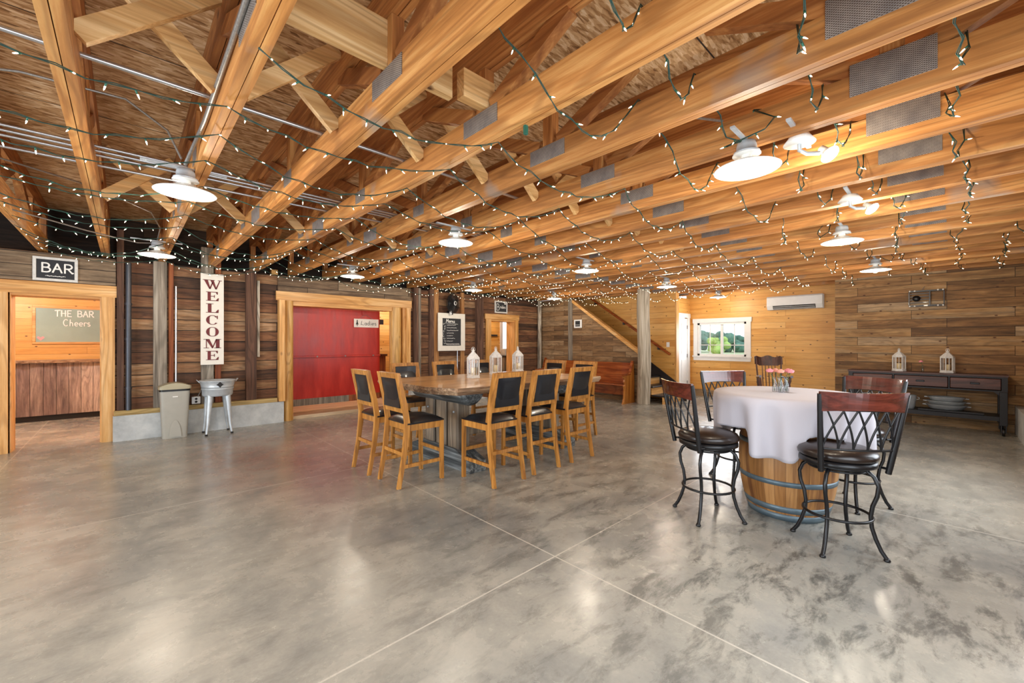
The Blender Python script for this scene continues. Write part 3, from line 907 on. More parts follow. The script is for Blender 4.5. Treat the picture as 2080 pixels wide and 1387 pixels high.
b = MB().box(1.39, 1.62, -.05, .02, 0, .16, bev=.003).build('blocking_beam', M['brace'], loc=(0, 1.93, ZT + .19)); tag(b, 'short pale blocking block joined beyond the wide blocking board', 'beam')

# conduits above the chords
def conduit(path, r, label, m='conduit', name='ceiling_conduit'):
    o = MB().tube(path, r, 8).build(name, M[m])
    return tag(o, label, 'conduit', 'electrical conduits at the ceiling')
zc = ZT + .186 + .014
conduit([(-2.2, 2.9, zc), (6.4, 2.9, zc)], .013, 'bright steel conduit crossing the trusses nearest the camera')
for i, (y, nm) in enumerate([(4.18, 'nearest'), (4.27, 'second'), (4.36, 'third'), (4.6, 'farthest')]):
    conduit([(-2.2, y + .03 * i, zc), (5.5, y - .05 * i, zc)], .011, 'steel conduit in the bundle over the middle lamps, %s of the four' % nm)
conduit([(-.77, 3.45, 2.77), (-.4, 3.3, 2.80), (0, 3.35, 2.84), (.2, 3.5, 2.78), (.28, 3.62, 2.66)], .007, 'thin cable curving from the left truss to the lamp near the bar', 'flex', 'lamp_cable')
conduit([(.345, 1.3, 2.76), (.345, 2.2, 2.73), (.34, 3.0, 2.70), (.33, 3.4, 2.70), (.30, 3.60, 2.62)], .012, 'armoured cable clipped along the third truss to the middle-row lamp', 'flex', 'lamp_cable')
conduit([(-.77, 5.9, 2.62), (-.3, 6.2, 2.57), (.1, 6.5, 2.56), (.25, 6.62, 2.6)], .007, 'pale cable sagging to the dish lamp left of the WELCOME sign', 'flex', 'lamp_cable')
conduit([(-.77, 4.9, 2.80), (-.2, 5.3, 2.80), (.2, 5.9, 2.8), (.3, 6.4, 2.75), (.28, 6.62, 2.62)], .007, 'thin pale cable looping down to the lamp by the bar wall', 'flex', 'lamp_cable')
conduit([(1.27, .55, 2.9), (1.5, .72, 2.82), (1.56, .8, 2.78)], .009, 'short pale conduit stub above the near trusses at the top', 'flex', 'lamp_cable')
conduit([(2.24, 1.05, 2.79), (2.5, 1.08, 2.76), (2.76, 1.0, 2.80)], .008, 'pale curved cable between the sixth and seventh trusses', 'flex', 'lamp_cable')
for z, q in ((2.48, 'upper'), (2.3, 'lower')):
    o = MB().tube([(9.3, -.77, z), (9.92, -.77, z)], .014).build('wall_conduit', M['conduit']); tag(o, '%s short bright conduit on the side wall at the far right edge' % q, 'conduit')

# ============================================================ LAMPS
def make_lamp():
    t_ = thing('dish_lamp', 'x', 'lamp', (0, 0, 0), 0, 'white dish lamps under the ceiling')
    MB().lathe([(.0001, .16), (.05, .155), (.055, .13), (.055, .10), (.072, .095), (.072, .085), (.0001, .085)], n=20).box(-.24, .24, -.012, .012, .158, .17).build('junction_box', M['galv'], t_)
    MB().lathe([(.0001, .085), (.075, .084), (.078, .078), (.0001, .076)], n=24).build('canopy', M['enamel'], t_)
    MB().lathe([(.03, .078), (.032, .03), (.024, .028), (.024, .076)], n=16).build('lamp_socket', M['enamel'], t_)
    MB().lathe([(.033, .052), (.06, .045), (.13, .012), (.175, -.004), (.182, -.01), (.176, -.012), (.13, .004), (.06, .036), (.033, .044)], n=40).build('lamp_shade', M['enamel'], t_)
    MB().lathe([(.0001, -.045), (.018, -.041), (.028, -.03), (.031, -.015), (.028, .0), (.016, .018), (.014, .03)], n=16).build('bulb', M['bulb'], t_)
    return t_

LAMPS = [(.31, 3.70, 'in the left foreground, hanging by the third truss'), (.28, 6.59, 'in front of the grey post left of the WELCOME sign'),
         (2.66, 6.58, 'in front of the boards above the red door'), (2.56, 3.61, 'hanging over the left end of the long table'),
         (5.16, 6.66, 'left of the black wall fan, toward the Brides door'), (4.98, 3.71, 'hanging over the right end of the long table'),
         (7.59, 6.61, 'in front of the under-stair wall beside the pew'), (7.52, 3.73, 'just right of the top of the grey log post'),
         (10.14, 3.77, 'farthest one, in front of the window wall'), (2.76, .86, 'largest, upper right over the round table'),
         (5.49, .80, 'at right, just below the farther flood lamp'), (8.02, .78, 'in front of the reclaimed board wall')]
lp = make_lamp()
for i, (x, y, lb) in enumerate(LAMPS):
    lb = 'white dish lamp ' + lb
    if i == 0:
        lp.location = (x, y, 2.46); lp['label'] = lb
    else: dup(lp, (x, y, 2.46), 0, lb)
    point('lamp_light', (x, y, 2.36), LAMP_W, r=.035)

fl = thing('flood_lamp', 'x', 'lamp', (0, 0, 0), 0, 'flood lamps at the ceiling')
MB().box(-.24, .24, -.012, .012, .05, .062).build('hanger_bar', M['galv'], fl)
MB().lathe([(.0001, .05), (.05, .048), (.06, .03), (.082, 0), (.0001, -.004)], n=24).build('canopy', M['enamel'], fl)
MB().tube([(0, 0, 0), (.0, 0, -.04), (.03, -.03, -.06), (.09, -.08, -.055)], .012, 8).build('lamp_arm', M['galv'], fl)
R_ = Matrix.Translation((.13, -.12, -.06)) @ Vector((-.22, -.62, -.75)).to_track_quat('Z', 'Y').to_matrix().to_4x4()
MB().lathe([(.0001, -.07), (.02, -.068), (.024, -.03), (.045, .0), (.048, .004)], n=20, M=R_).build('flood_housing', M['enamel'], fl)
MB().lathe([(.05, .004), (.046, .014), (.03, .022), (.0001, .026)], n=20, M=R_).build('flood_lens', M['flood'], fl)
fl.location = (2.90, .62, 2.57); fl['label'] = 'white flood lamp on a round plate, upper right beside the largest dish lamp, brightly lit'
dup(fl, (4.35, .58, 2.56), 0, 'flood lamp on a round plate farther back, above the small dish lamp at right')
for (x, y) in ((2.90, .62), (4.35, .58)):
    point('flood_light', (x + .24, y - .08, 2.46), 14, (1, .86, .66), .04)

# ============================================================ STRINGS OF MINI LIGHTS
bm_ = MB()
bm_.mi = 0
bm_.lathe([(.0001, 0), (.0038, 0), (.0038, -.016), (.0001, -.016)], n=6)
bm_.mi = 1
bm_.lathe([(.0024, -.016), (.0032, -.022), (.0022, -.031), (.0001, -.038)], n=6)
fairy_me = bm_.mesh('mini_bulb', [M['socket'], M['fairy']])
SY = [-.48, -.04, .42, .83, 1.25, 1.85, 2.4, 2.9, 3.42, 3.95, 4.45, 4.95, 5.45, 5.95, 6.4, 6.85, 7.3, 7.75]
for si, y in enumerate(SY):
    rnd = random.Random(100 + si)
    near = y < 1.0
    x_start = -.8 if y > 2.2 else (.4 if y > 1.5 else 1.0)
    pts = []
    ks = [i for i, x in enumerate(TX) if x >= x_start - .01 and x < 10.9]
    ph = rnd.uniform(-.1, .1)
    pins = [(TX[i] + (rnd.uniform(-.03, .03) if y > 1.6 else 0), y + rnd.uniform(-.09, .09) + .05 * math.sin(i * .9 + si), ZT - .012 if y > 1.6 else ZT + .195) for i in ks]
    step = 1 if y < 1.1 else 2          # away from the camera the string skips every other truss
    pins = pins[::step]
    for a, b in zip(pins[:-1], pins[1:]):
        sag = (rnd.uniform(.20, .27) if step == 1 else (rnd.uniform(.28, .36) if y < 1.6 else rnd.uniform(.08, .2)))
        n = 10 if step == 1 else 14
        sk = rnd.uniform(.35, .65)
        for q in range(n):
            u = q / n
            s = 4 * u * (1 - u) * sag if y > 1.6 else sag * math.sin(PI * u ** 1.4)
            xx = a[0] + (b[0] - a[0]) * u
            if y < 1.6:                      # draped over the chords: level across each, sagging between
                xx = a[0] + .048 + (b[0] - a[0] - .096) * u
                if q == 0: pts.append(Vector((a[0] - .045, a[1], a[2])))
            yy = a[1] + (b[1] - a[1]) * u + .012 * math.sin(u * 25 + si)
            for (lx, ly, _l) in LAMPS:
                if abs(yy - ly) < .14 and abs(xx - lx) < .3: yy += .16 * math.exp(-((xx - lx) / .16) ** 2) * (1 if yy >= ly else -1)
            pts.append(Vector((xx, yy, a[2] - s + (.006 * math.sin(u * 40) if q else 0))))
    pts.append(Vector(pins[-1]))
    # twisted pair: two thin wires
    mb = MB()
    for sgn in (0, PI):
        mb.tube([p + Vector((0, .0035 * math.cos(i * 1.6 + sgn), .0035 * math.sin(i * 1.6 + sgn))) for i, p in enumerate(pts)], .0024, 5)
    side = 'strand nearest the side wall at the right edge' if si == 0 else '%s strand from the right edge toward the barn wall' % ORD[si]
    root = tag(mb.build('fairy_light_string', M['wire']), 'string of lit mini bulbs, ' + side, 'string lights', 'strings of mini lights under the trusses')
    # bulbs along it
    dist = 0; nb = 0; nxt = .05
    tot = sum((b - a).length for a, b in zip(pts[:-1], pts[1:]))
    gapb = max(.105, tot / 98)
    for a, b in zip(pts[:-1], pts[1:]):
        L_ = (b - a).length
        while dist + L_ > nxt and nb < 99:
            p = a.lerp(b, (nxt - dist) / L_)
            o = bpy.data.objects.new('bulb', fairy_me)
            C.objects.link(o); o.parent = root; o.location = p
            o.rotation_euler = (rnd.uniform(-1.2, 1.2), rnd.uniform(-1.2, 1.2), 0)
            nb += 1
            nxt += gapb * rnd.uniform(.75, 1.25)
        dist += L_
# loose plug hanging from the fifth truss
o = thing('light_plug', 'green plug hanging off a string of lights on the fourth truss', 'plug', (1.62, 1.62, 2.62))
MB().box(-.012, .012, -.01, .01, -.07, -.01, bev=.003).build('plug_body', M['greyplug'], o)
MB().box(-.012, .012, -.001, .001, .01, .05).build('plug_label', M['white'], o)
MB().tube([(0, 0, .08), (.005, 0, .04), (0, 0, -.01)], .0025, 6).build('plug_wire', M['wire'], o)

# ============================================================ LONG TABLE
tb = thing('dining_table', 'long counter-height live-edge wood slab table with bark-covered base', 'table', (3.55, 4.12, 0))
b = MB()
rnd = random.Random(4)
poly = []
def edge(x0, y0_, x1, y1_, n, amp):
    for i in range(n):
        u = i / n
        a_ = amp * math.sin(u * 9 + x0) + rnd.uniform(-.3, .3) * amp
        nx, ny = (y1_ - y0_), -(x1 - x0)
        L_ = math.hypot(nx, ny)
        poly.append((x0 + (x1 - x0) * u + nx / L_ * a_, y0_ + (y1_ - y0_) * u + ny / L_ * a_))
edge(-1.10, -.72, 1.25, -.78, 14, .018)
edge(1.25, -.78, 1.28, .80, 6, .008)
edge(1.28, .80, -1.22, .86, 14, .02)
edge(-1.22, .86, -1.25, -.56, 6, .008)
TTOP = .93
top = []
n = len(poly)
b.mi = 0
b.add([(x, y, TTOP) for x, y in poly], [list(range(n))])
b.mi = 1
low = [(x * .985, y * .975, TTOP - .075) for x, y in poly]
b.add([(x, y, TTOP) for x, y in poly] + [(x * 1.004, y * 1.006, TTOP - .03) for x, y in poly] + low,
      [(i, (i + 1) % n, n + (i + 1) % n, n + i) for i in range(n)] + [(n + i, n + (i + 1) % n, 2 * n + (i + 1) % n, 2 * n + i) for i in range(n)])
b.add(low, [list(range(n))[::-1]])
b.build('tabletop', [M['slab'], M['slabedge']], tb)
for s in (-1, 1):
    cx = .78 * s
    # half-log bolster under the top
    b = MB()
    m_ = 14
    prof = [(.17 * math.cos(PI + PI * i / m_), .15 * math.sin(PI + PI * i / m_)) for i in range(m_ + 1)]
    ys = [-.56, -.5, -.2, .2, .5, .56]
    sc2 = [.75, 1, 1.02, 1, 1, .75]
    vs = [(cx + p[0] * k_, y, TTOP - .076 + p[1] * k_) for y, k_ in zip(ys, sc2) for p in prof]
    F = []
    w_ = m_ + 1
    for i in range(len(ys) - 1):
        for j in range(m_): F.append((i * w_ + j, i * w_ + j + 1, (i + 1) * w_ + j + 1, (i + 1) * w_ + j))
    b.add(vs, F, True)
    b.add(vs[:w_], [list(range(w_))]); b.add(vs[-w_:], [list(range(w_))[::-1]])
    b.build('bolster', M['barkgrey'], tb)
    for yy in (-.27, -.03, .21):
        MB().box(cx - .085, cx + .085, yy - .1, yy + .1, .18, TTOP - .19, bev=.012).build('base_post', M['basewood'], tb)
    b = MB().prism([(-.62, 0), (.62, 0), (.62, .12), (.34, .22), (-.34, .22), (-.62, .12)], cx - .11, cx + .11, 'x')
    b.build('base_foot', M['barkgrey'], tb)
    for yy in (-.3, .24):
        MB().ball((cx - .09, yy, .62), .014, 8, 6).build('bolt', M['galv'], tb)
MB().box(-.7, .7, -.06, .06, .26, .42, bev=.01).build('stretcher', M['basewood'], tb)

# ============================================================ COUNTER CHAIRS
def make_chair():
    t_ = thing('counter_chair', 'x', 'chair', (0, 0, 0), 0, 'counter chairs around the long table')
    W = .20
    def rear(s):
        prof = [(0.0, -.035), (.30, .02), (.50, .045), (.62, .052), (.80, .025), (1.10, -.045)]   # z, y of centre line
        hw = [.018, .021, .026, .026, .022, .017]
        poly = [(y - h, z) for (z, y), h in zip(prof, hw)] + [(y + h, z) for (z, y), h in list(zip(prof, hw))[::-1]]
        b = MB().prism(poly, s * W - .016, s * W + .016, 'x')
        return b
    for s in (-1, 1):
        rear(s).build('leg', M['oak'], t_)
        MB().bar((s * .205, .445, .0), (s * .205, .44, .60), .034, .034, up=(0, 1, 0)).build('leg', M['oak'], t_)
    for x, y in ((-.2, -.035), (.2, -.035), (-.205, .445), (.205, .445)):
        MB().cyl((x, y, 0), .012, -.004, .004, 10).build('glide', M['glide'], t_)
    b = MB().box(-.185, .185, .06, .075, .535, .60)
    b.box(-.19, .19, .43, .455, .535, .60)
    for s in (-1, 1): b.bar((s * .20, .07, .567), (s * .205, .43, .567), .022, .065)
    b.build('seat_frame', M['oak'], t_)
    # cushion
    b = MB(); nx = 8
    vs, F = [], []
    for j in range(nx + 1):
        for i in range(nx + 1):
            u, v_ = i / nx * 2 - 1, j / nx * 2 - 1
            h = (1 - abs(u) ** 4) * (1 - abs(v_) ** 4)
            vs.append((u * .222, .255 + v_ * .205, .612 + .045 * h ** .5))
    for j in range(nx):
        for i in range(nx): F.append((j * 9 + i, j * 9 + i + 1, (j + 1) * 9 + i + 1, (j + 1) * 9 + i))
    b.add(vs, F, True)
    b.box(-.222, .222, .05, .46, .598, .6125)
    b.build('seat', M['vinyl'], t_)
    # back frame and panel along the raked line
    def back_y(z): return .052 - (z - .62) * .2
    b = MB()
    b.bar((-.185, back_y(1.075), 1.075), (.185, back_y(1.075), 1.075), .03, .05, up=(0, -.2, 1))
    b.bar((-.185, back_y(.735), .735), (.185, back_y(.735), .735), .028, .045, up=(0, -.2, 1))
    for s in (-1, 1): b.bar((s * .17, back_y(.74), .74), (s * .17, back_y(1.06), 1.06), .03, .026, up=(0, 1, .2))
    b.build('back_frame', M['oak'], t_)
    b = MB(); vs, F = [], []
    for side in (-1, 1):
        o0 = len(vs)
        for j in range(7):
            for i in range(7):
                u, v_ = i / 6 * 2 - 1, j / 6 * 2 - 1
                h = (1 - abs(u) ** 4) * (1 - abs(v_) ** 4)
                z = .905 + v_ * .15
                vs.append((u * .158, back_y(z) + side * (.008 + .012 * h ** .5), z))
        for j in range(6):
            for i in range(6):
                q = [o0 + j * 7 + i, o0 + j * 7 + i + 1, o0 + (j + 1) * 7 + i + 1, o0 + (j + 1) * 7 + i]
                F.append(q)
    b.add(vs, F, True)
    b.box(-.158, .158, back_y(.905) - .004, back_y(.905) + .004, .76, 1.05)
    b.build('backrest', M['vinyl'], t_)
    MB().box(-.185, .185, .008, .026, .30, .335).build('stretcher', M['oak'], t_)
    MB().box(-.19, .19, .435, .452, .27, .305).build('stretcher', M['oak'], t_)
    for s in (-1, 1): MB().bar((s * .20, .0, .20), (s * .204, .43, .20), .018, .034).build('stretcher', M['oak'], t_)
    return t_

ch = make_chair()
CH = [(1.90, 4.39, -PI / 2, 'at the left end of the table, by the red door'), (1.93, 3.80, -PI / 2, 'at the left end of the table, nearer the camera'),
      (2.77, 3.03, 0, 'leftmost of the three on the near side of the table'), (3.34, 3.05, 0, 'middle one of the three on the near side of the table'),
      (3.98, 3.06, 0, 'rightmost of the three on the near side of the table'),
      (2.92, 5.33, PI, 'leftmost of three on the far side of the table'), (3.61, 5.35, PI, 'middle one of three on the far side of the table'),
      (4.34, 5.38, PI, 'rightmost of three on the far side of the table'),
      (5.16, 4.50, PI / 2, 'at the right end of the table, farther one by the pew'), (5.14, 3.88, PI / 2, 'at the right end of the table, nearer one by the pew')]
for i, (x, y, r, lb) in enumerate(CH):
    lb = 'wooden black-backed chair ' + lb
    if i == 0:
        ch.location = (x, y, 0.004); ch.rotation_euler = (0, 0, r); ch['label'] = lb
    else: dup(ch, (x, y, 0.004), r, lb)

# ============================================================ LANTERNS AND CANDLES
def make_lantern():
    t_ = thing('candle_lantern', 'x', 'lantern', (0, 0, 0), 0)
    R6 = .082
    b = MB()
    b.lathe([(.0001, 0), (.095, 0), (.095, .018), (.085, .028), (.0001, .03)], n=6, smooth=False); b.build('lantern_base', M['whitewood'], t_)
    b = MB()
    for k_ in range(6):
        a = 2 * PI * k_ / 6; a2 = 2 * PI * (k_ + 1) / 6
        p, q = Vector((R6 * math.cos(a), R6 * math.sin(a), 0)), Vector((R6 * math.cos(a2), R6 * math.sin(a2), 0))
        b.bar(p + Vector((0, 0, .028)), p + Vector((0, 0, .255)), .012, .012)
        for z in (.034, .25): b.bar(p + Vector((0, 0, z)), q + Vector((0, 0, z)), .01, .012)
        mid = (p + q) / 2
        b.bar(mid + Vector((0, 0, .03)), mid + Vector((0, 0, .25)), .005, .005)
    b.build('lantern_frame', M['whitewood'], t_)
    b = MB().lathe([(R6 * .94, .034), (R6 * .94, .25)], n=6, smooth=False); b.build('lantern_glass', M['glass'], t_)
    b = MB().lathe([(.094, .256), (.09, .266), (.07, .29), (.045, .318), (.03, .328), (.03, .338), (.0001, .34)], n=6, smooth=False)
    b.lathe([(.0001, .256), (.094, .256)], n=6, smooth=False)
    b.build('lantern_roof', M['whitewood'], t_)
    b = MB().ball((0, 0, .352), .018, 10, 6); b.ball((0, 0, .378), .01, 8, 5, 1.4); b.build('finial', M['whitewood'], t_)
    MB().tube([(.03 * math.cos(a), .0, .372 + .032 * math.sin(a)) for a in [2 * PI * i / 16 for i in range(16)]], .0028, 6, closed=True).build('carry_ring', M['whitewood'], t_)
    MB().box(.078, .09, -.006, .006, .12, .15).build('latch', M['galv'], t_)
    return t_

def candle_at(x, y, z, label, h=.10, r=.032):
    t_ = thing('pillar_candle', label, 'candle', (x, y, z), 0, 'pillar candles in the lanterns')
    MB().lathe([(.0001, 0), (r, 0), (r, h), (r * .85, h + .002), (.0001, h - .006)], n=18).build('candle_body', M['candle'], t_)
    MB().tube([(0, 0, h - .006), (.001, 0, h + .010)], .0015, 5).build('wick', M['blackpaint'], t_)

ln = make_lantern()
LN = [(3.35, 4.33, TTOP, 1, 'leftmost of three on the long table'), (3.96, 4.58, TTOP, 1, 'middle of three on the long table'), (4.60, 4.78, TTOP, 1, 'rightmost of three on the long table'),
      (9.72, .64, .905, .97, 'left one on the dark console by the board wall'), (9.72, .065, .905, .97, 'right one on the dark console by the board wall')]
for i, (x, y, z, k_, lb) in enumerate(LN):
    l2 = 'white candle lantern, ' + lb
    if i == 0: o = ln; o.location = (x, y, z + .001); o['label'] = l2
    else: o = dup(ln, (x, y, z + .001), .2 * i, l2)
    o.scale = (k_, k_, k_)
    o['group'] = 'white candle lanterns'
    candle_at(x, y, z + .033, 'cream candle in the lantern ' + lb)

# ============================================================ BARREL TABLE
BX, BY = 4.04, .956
bt = thing('barrel_table', 'wine barrel table with grey-blue steel hoops, under the white tablecloth', 'table', (BX, BY, 0))
def br_(z): return .275 + .075 * (1 - ((z - .445) / .445) ** 2)
zz = [.0, .02] + [.06 * i for i in range(1, 15)] + [.87, .89]
MB().lathe([(.0001, .02), (.25, .02)] + [(br_(z), z) for z in zz] + [(.25, .87), (.0001, .87)], n=48).build('barrel_body', M['barrel'], bt)
for z0, z1 in ((.0, .055), (.07, .12), (.285, .325), (.57, .61), (.76, .81), (.835, .89)):
    MB().lathe([(br_(z0) + .001, z0), (br_(z0) + .0025, z0), (br_(z1) + .0025, z1), (br_(z1) + .001, z1)], n=48).build('hoop', M['hoop'], bt)
MB().cyl((0, 0, 0), .53, .89, .97, 48).build('tabletop', M['slab'], bt)
# cloth
b = MB(); NA = 192; NR = 16
CZ = .976
vs, F = [], []
camdir = math.atan2(-BY, -BX)
def hem(a):
    d = (a - camdir + PI) % (2 * PI) - PI
    h_ = .475 + .012 * math.sin(a * 5) + .006 * math.sin(a * 17)
    for sx_, sy_ in ((3.45, 1.36), (3.58, .55), (4.57, 1.50), (4.60, .61)):
        e = (a - math.atan2(sy_ - BY, sx_ - BX) + PI) % (2 * PI) - PI
        h_ = min(h_, .455 - .195 * math.exp(-(max(0, abs(e) - .24) / .09) ** 2))
    return h_
for a_i in range(NA):
    a = 2 * PI * a_i / NA
    for r_i in range(7):
        r = .001 + .53 * r_i / 6
        vs.append((r * math.cos(a), r * math.sin(a), CZ))
    L_ = hem(a)
    fold = .6 * math.sin(a * 11 + .6 + .8 * math.sin(a * 2)) + .25 * math.sin(a * 5 + 2) + .3 * math.sin(a * 19 + 1)
    fold = math.copysign(abs(fold) ** .75, fold) * 1.15
    for k_ in range(1, NR + 1):
        u = k_ / NR
        sdrop = L_ * u
        r = .545 + .010 * min(1, u * 6) + fold * .05 * u ** .8 - .035 * u
        zc_ = CZ - sdrop * (1 if u > .12 else (u / .12) ** .35) + (.0 if u > .12 else 0)
        if k_ == 1: r = .543; zc_ = CZ - .012
        vs.append((r * math.cos(a), r * math.sin(a), zc_))
W_ = 7 + NR
for i in range(NA):
    for j in range(W_ - 1):
        p, q = i * W_ + j, ((i + 1) % NA) * W_ + j
        F.append((p, q, q + 1, p + 1))
b.add(vs, F, True)
cl = b.build('tablecloth', M['cloth'], loc=(BX, BY, 0))
sol = cl.modifiers.new('thickness', 'SOLIDIFY'); sol.thickness = .0015; sol.offset = 1
tag(cl, 'white cloth draped in folds over the round barrel table', 'tablecloth')

# ============================================================ BAR STOOLS
def make_stool():
    t_ = thing('bar_stool', 'x', 'stool', (0, 0, 0), 0, 'metal bar stools around the barrel table')
    MB().lathe([(.0001, .70), (.10, .699), (.17, .692), (.213, .672), (.226, .65), (.222, .628), (.205, .618), (.0001, .618)], n=40).build('seat', M['brownvinyl'], t_)
    MB().lathe([(.0001, .617), (.20, .617), (.215, .612), (.218, .596), (.218, .58), (.20, .574), (.0001, .574)], n=36).lathe([(.0001, .573), (.17, .573), (.17, .555), (.0001, .555)], n=30).build('swivel_base', M['blackmetal'], t_)
    for k_ in range(4):
        a = PI / 4 + k_ * PI / 2
        prof = [(.10, .575), (.155, .56), (.20, .52), (.222, .465), (.215, .40), (.192, .33), (.182, .26), (.188, .19), (.208, .12), (.235, .055), (.262, .014)]
        MB().tube([(r * math.cos(a), r * math.sin(a), z) for r, z in prof], .0125, 8).build('leg', M['blackmetal'], t_)
        MB().lathe([(.0001, 0), (.017, 0), (.019, .008), (.012, .02), (.0001, .022)], (.264 * math.cos(a), .264 * math.sin(a), 0), n=12).build('foot', M['blackmetal'], t_)
    MB().tube([(.19 * math.cos(2 * PI * i / 40), .19 * math.sin(2 * PI * i / 40), .235) for i in range(40)], .0095, 8, closed=True).build('foot_ring', M['blackmetal'], t_)
    MB().tube([(.16 * math.cos(2 * PI * i / 40), .16 * math.sin(2 * PI * i / 40), .545) for i in range(40)], .007, 8, closed=True).build('upper_ring', M['blackmetal'], t_)
    # back: curved surface (concave to the sitter)
    def P(x, z):
        return Vector((x, -.225 - .20 * (z - .62) + .9 * x * x * .9, z))
    for s in (-1, 1):
        b = MB()
        pts = [Vector((s * .185, -.14, .588)), Vector((s * .20, -.19, .59))]
        b.tube(pts, .009, 6)
        xs = lambda z: s * (.195 + .05 * (z - .56) / .5)
        zz_ = [.56, .62, .70, .78, .86, .94, 1.0, 1.075]
        b.tube([P(xs(z), z) for z in zz_], [.017, .018, .018, .018, .017, .016, .016, .014], 8)
        b.build('back_post', M['blackmetal'], t_)
    MB().tube([P(-.205 + .41 * i / 12, .715) for i in range(13)], .008, 6).build('lower_rail', M['blackmetal'], t_)
    b = MB()
    s_ = .075
    for c_ in (-1.5, -.5, .5, 1.5):
        for sg in (-1, 1):
            pts = []
            for i in range(13):
                u = i / 12
                x = c_ * s_ * 1.08 + sg * s_ * 1.04 * u ** 1.5
                z = .715 + .255 * u
                lim = .208
                if abs(x) > lim: break
                pts.append(P(x, z))
            b.tube(pts, .0062, 6)
    for sg in (-1, 1):
        pts = []
        for i in range(13):
            u = i / 12
            x = sg * (2.5 * s_ * 1.08 - s_ * 1.15 * u ** 1.5)
            if abs(x) < .205: pts.append(P(x, .715 + .255 * u))
        b.tube(pts, .0062, 6)
    b.build('back_lattice', M['blackmetal'], t_)
    MB().tube([P(-.225 + .45 * i / 12, .975) for i in range(13)], .008, 6).build('upper_rail', M['blackmetal'], t_)
    # wooden crest rail, curved
    b = MB(); vs, F = [], []
    nn = 14
    for i in range(nn + 1):
        x = -.24 + .48 * i / nn
        for z, dy in ((.975, -.011), (.975, .011), (1.085 - .0 * x, .009), (1.085, -.009)):
            p = P(x, z); vs.append((p.x * (1 + .35 * (z - .975)), p.y + dy, z - .25 * x * x * (1 if z < 1 else -.3)))
    for i in range(nn):
        for j in range(4): F.append((i * 4 + j, i * 4 + (j + 1) % 4, (i + 1) * 4 + (j + 1) % 4, (i + 1) * 4 + j))
    F += [(0, 1, 2, 3), tuple(nn * 4 + k_ for k_ in (3, 2, 1, 0))]
    b.add(vs, F)
    b.build('crest_rail', M['cherry'], t_)
    return t_

sl_ = make_stool()
ST = [(3.45, 1.36, math.radians(-128), 'left of the barrel table, seat turned toward it'), (3.58, .55, math.radians(-52), 'nearest the camera, its back toward the viewer'),
      (4.57, 1.50, math.radians(-218), 'behind the barrel table, left of the flowers'), (4.60, .61, math.radians(62), 'behind the nearest stool, right of the cloth')]
for i, (x, y, r, lb) in enumerate(ST):
    lb = 'black metal bar stool ' + lb
    if i == 0: sl_.location = (x, y, 0); sl_.rotation_euler = (0, 0, r); sl_['label'] = lb
    else: dup(sl_, (x, y, 0), r, lb)

# ============================================================ ROSES IN BOTTLES
def rose(parent, x, y, z, r, m):
    b = MB()
    for k_ in range(3):
        b.lathe([(r * (.25 + .25 * k_), -r * .5), (r * (.45 + .27 * k_), -r * .1), (r * (.35 + .3 * k_), r * (.55 - .15 * k_)), (r * (.28 + .28 * k_), r * (.6 - .16 * k_))], (x, y, z), 9, a0=k_ * .5)
    b.ball((x, y, z), r * .4, 8, 5)
    b.build('rose_bloom', m, parent)

def bud_vase(x, y, z, h, label, flower, col, grp, lean=(0, 0)):
    t_ = thing('bud_vase', label, 'vase', (x, y, z), 0, grp)
    MB().lathe([(.0001, .002), (.017, .002), (.0185, .01), (.0185, h * .5), (.012, h * .68), (.0085, h * .8), (.0085, h * .94), (.011, h), (.0075, h), (.0065, h * .8), (.015, h * .48), (.015, .01), (.0001, .008)], n=16).build('bottle_glass', M['bottle'], t_)
    f_ = thing('rose_stem', None, None)
    C.objects.unlink(f_); bpy.data.objects.remove(f_)
    if flower:
        r_ = thing('cut_rose', flower, 'flower', (x, y, z), 0, 'cut roses in glass bottles')
        MB().tube([(0, 0, .01), (lean[0] * .4, lean[1] * .4, h), (lean[0], lean[1], h + .045)], .0022, 6).build('rose_stem', M['leaf'], r_)
        b = MB()
        for k_ in range(3):
            a = k_ * 2.1 + x * 30
            c_ = Vector((lean[0] * .6, lean[1] * .6, h + .01 + .01 * k_))
            d_ = Vector((math.cos(a), math.sin(a), .25)) * .03
            n_ = Vector((-math.sin(a), math.cos(a), 0)) * .009
            b.add([c_, c_ + d_ * .5 + n_, c_ + d_, c_ + d_ * .5 - n_], [(0, 1, 2, 3)])
        b.build('rose_leaves', M['leaf'], r_)
        rose(r_, lean[0], lean[1], h + .055, .029, col)

fx, fy = 4.04, .985
specs = [(-.045, .03, 'back left', (-.03, .02), 'rose'), (0, .045, 'back middle', (-.01, .03), 'rose2'), (.045, .03, 'back right', (.03, .01), 'rose'), (-.025, -.02, 'front left', (-.012, -.015), 'rose2'), (.022, -.02, 'front right', (.02, -.02), 'rose')]
ex_ = Vector((.73, -.683)); ey_ = Vector((.683, .73))
for dx_, dy_, nm, ln_, cm in specs:
    p = Vector((fx, fy)) + ex_ * dx_ + ey_ * dy_
    l3 = ex_ * ln_[0] + ey_ * ln_[1]
    bud_vase(p.x, p.y, CZ + .003, .125, 'small glass bottle in the round table cluster, %s' % nm, '%s rose in the %s bottle on the round table' % ('salmon' if cm == 'rose2' else 'pink', nm), M[cm], 'glass bottles on the round table', (l3.x, l3.y))
bud_vase(9.70, .35, .906, .12, 'single small glass vase between the two lanterns on the console', 'small pink flower in the vase on the console', M['rose'], None, (.0, .02))

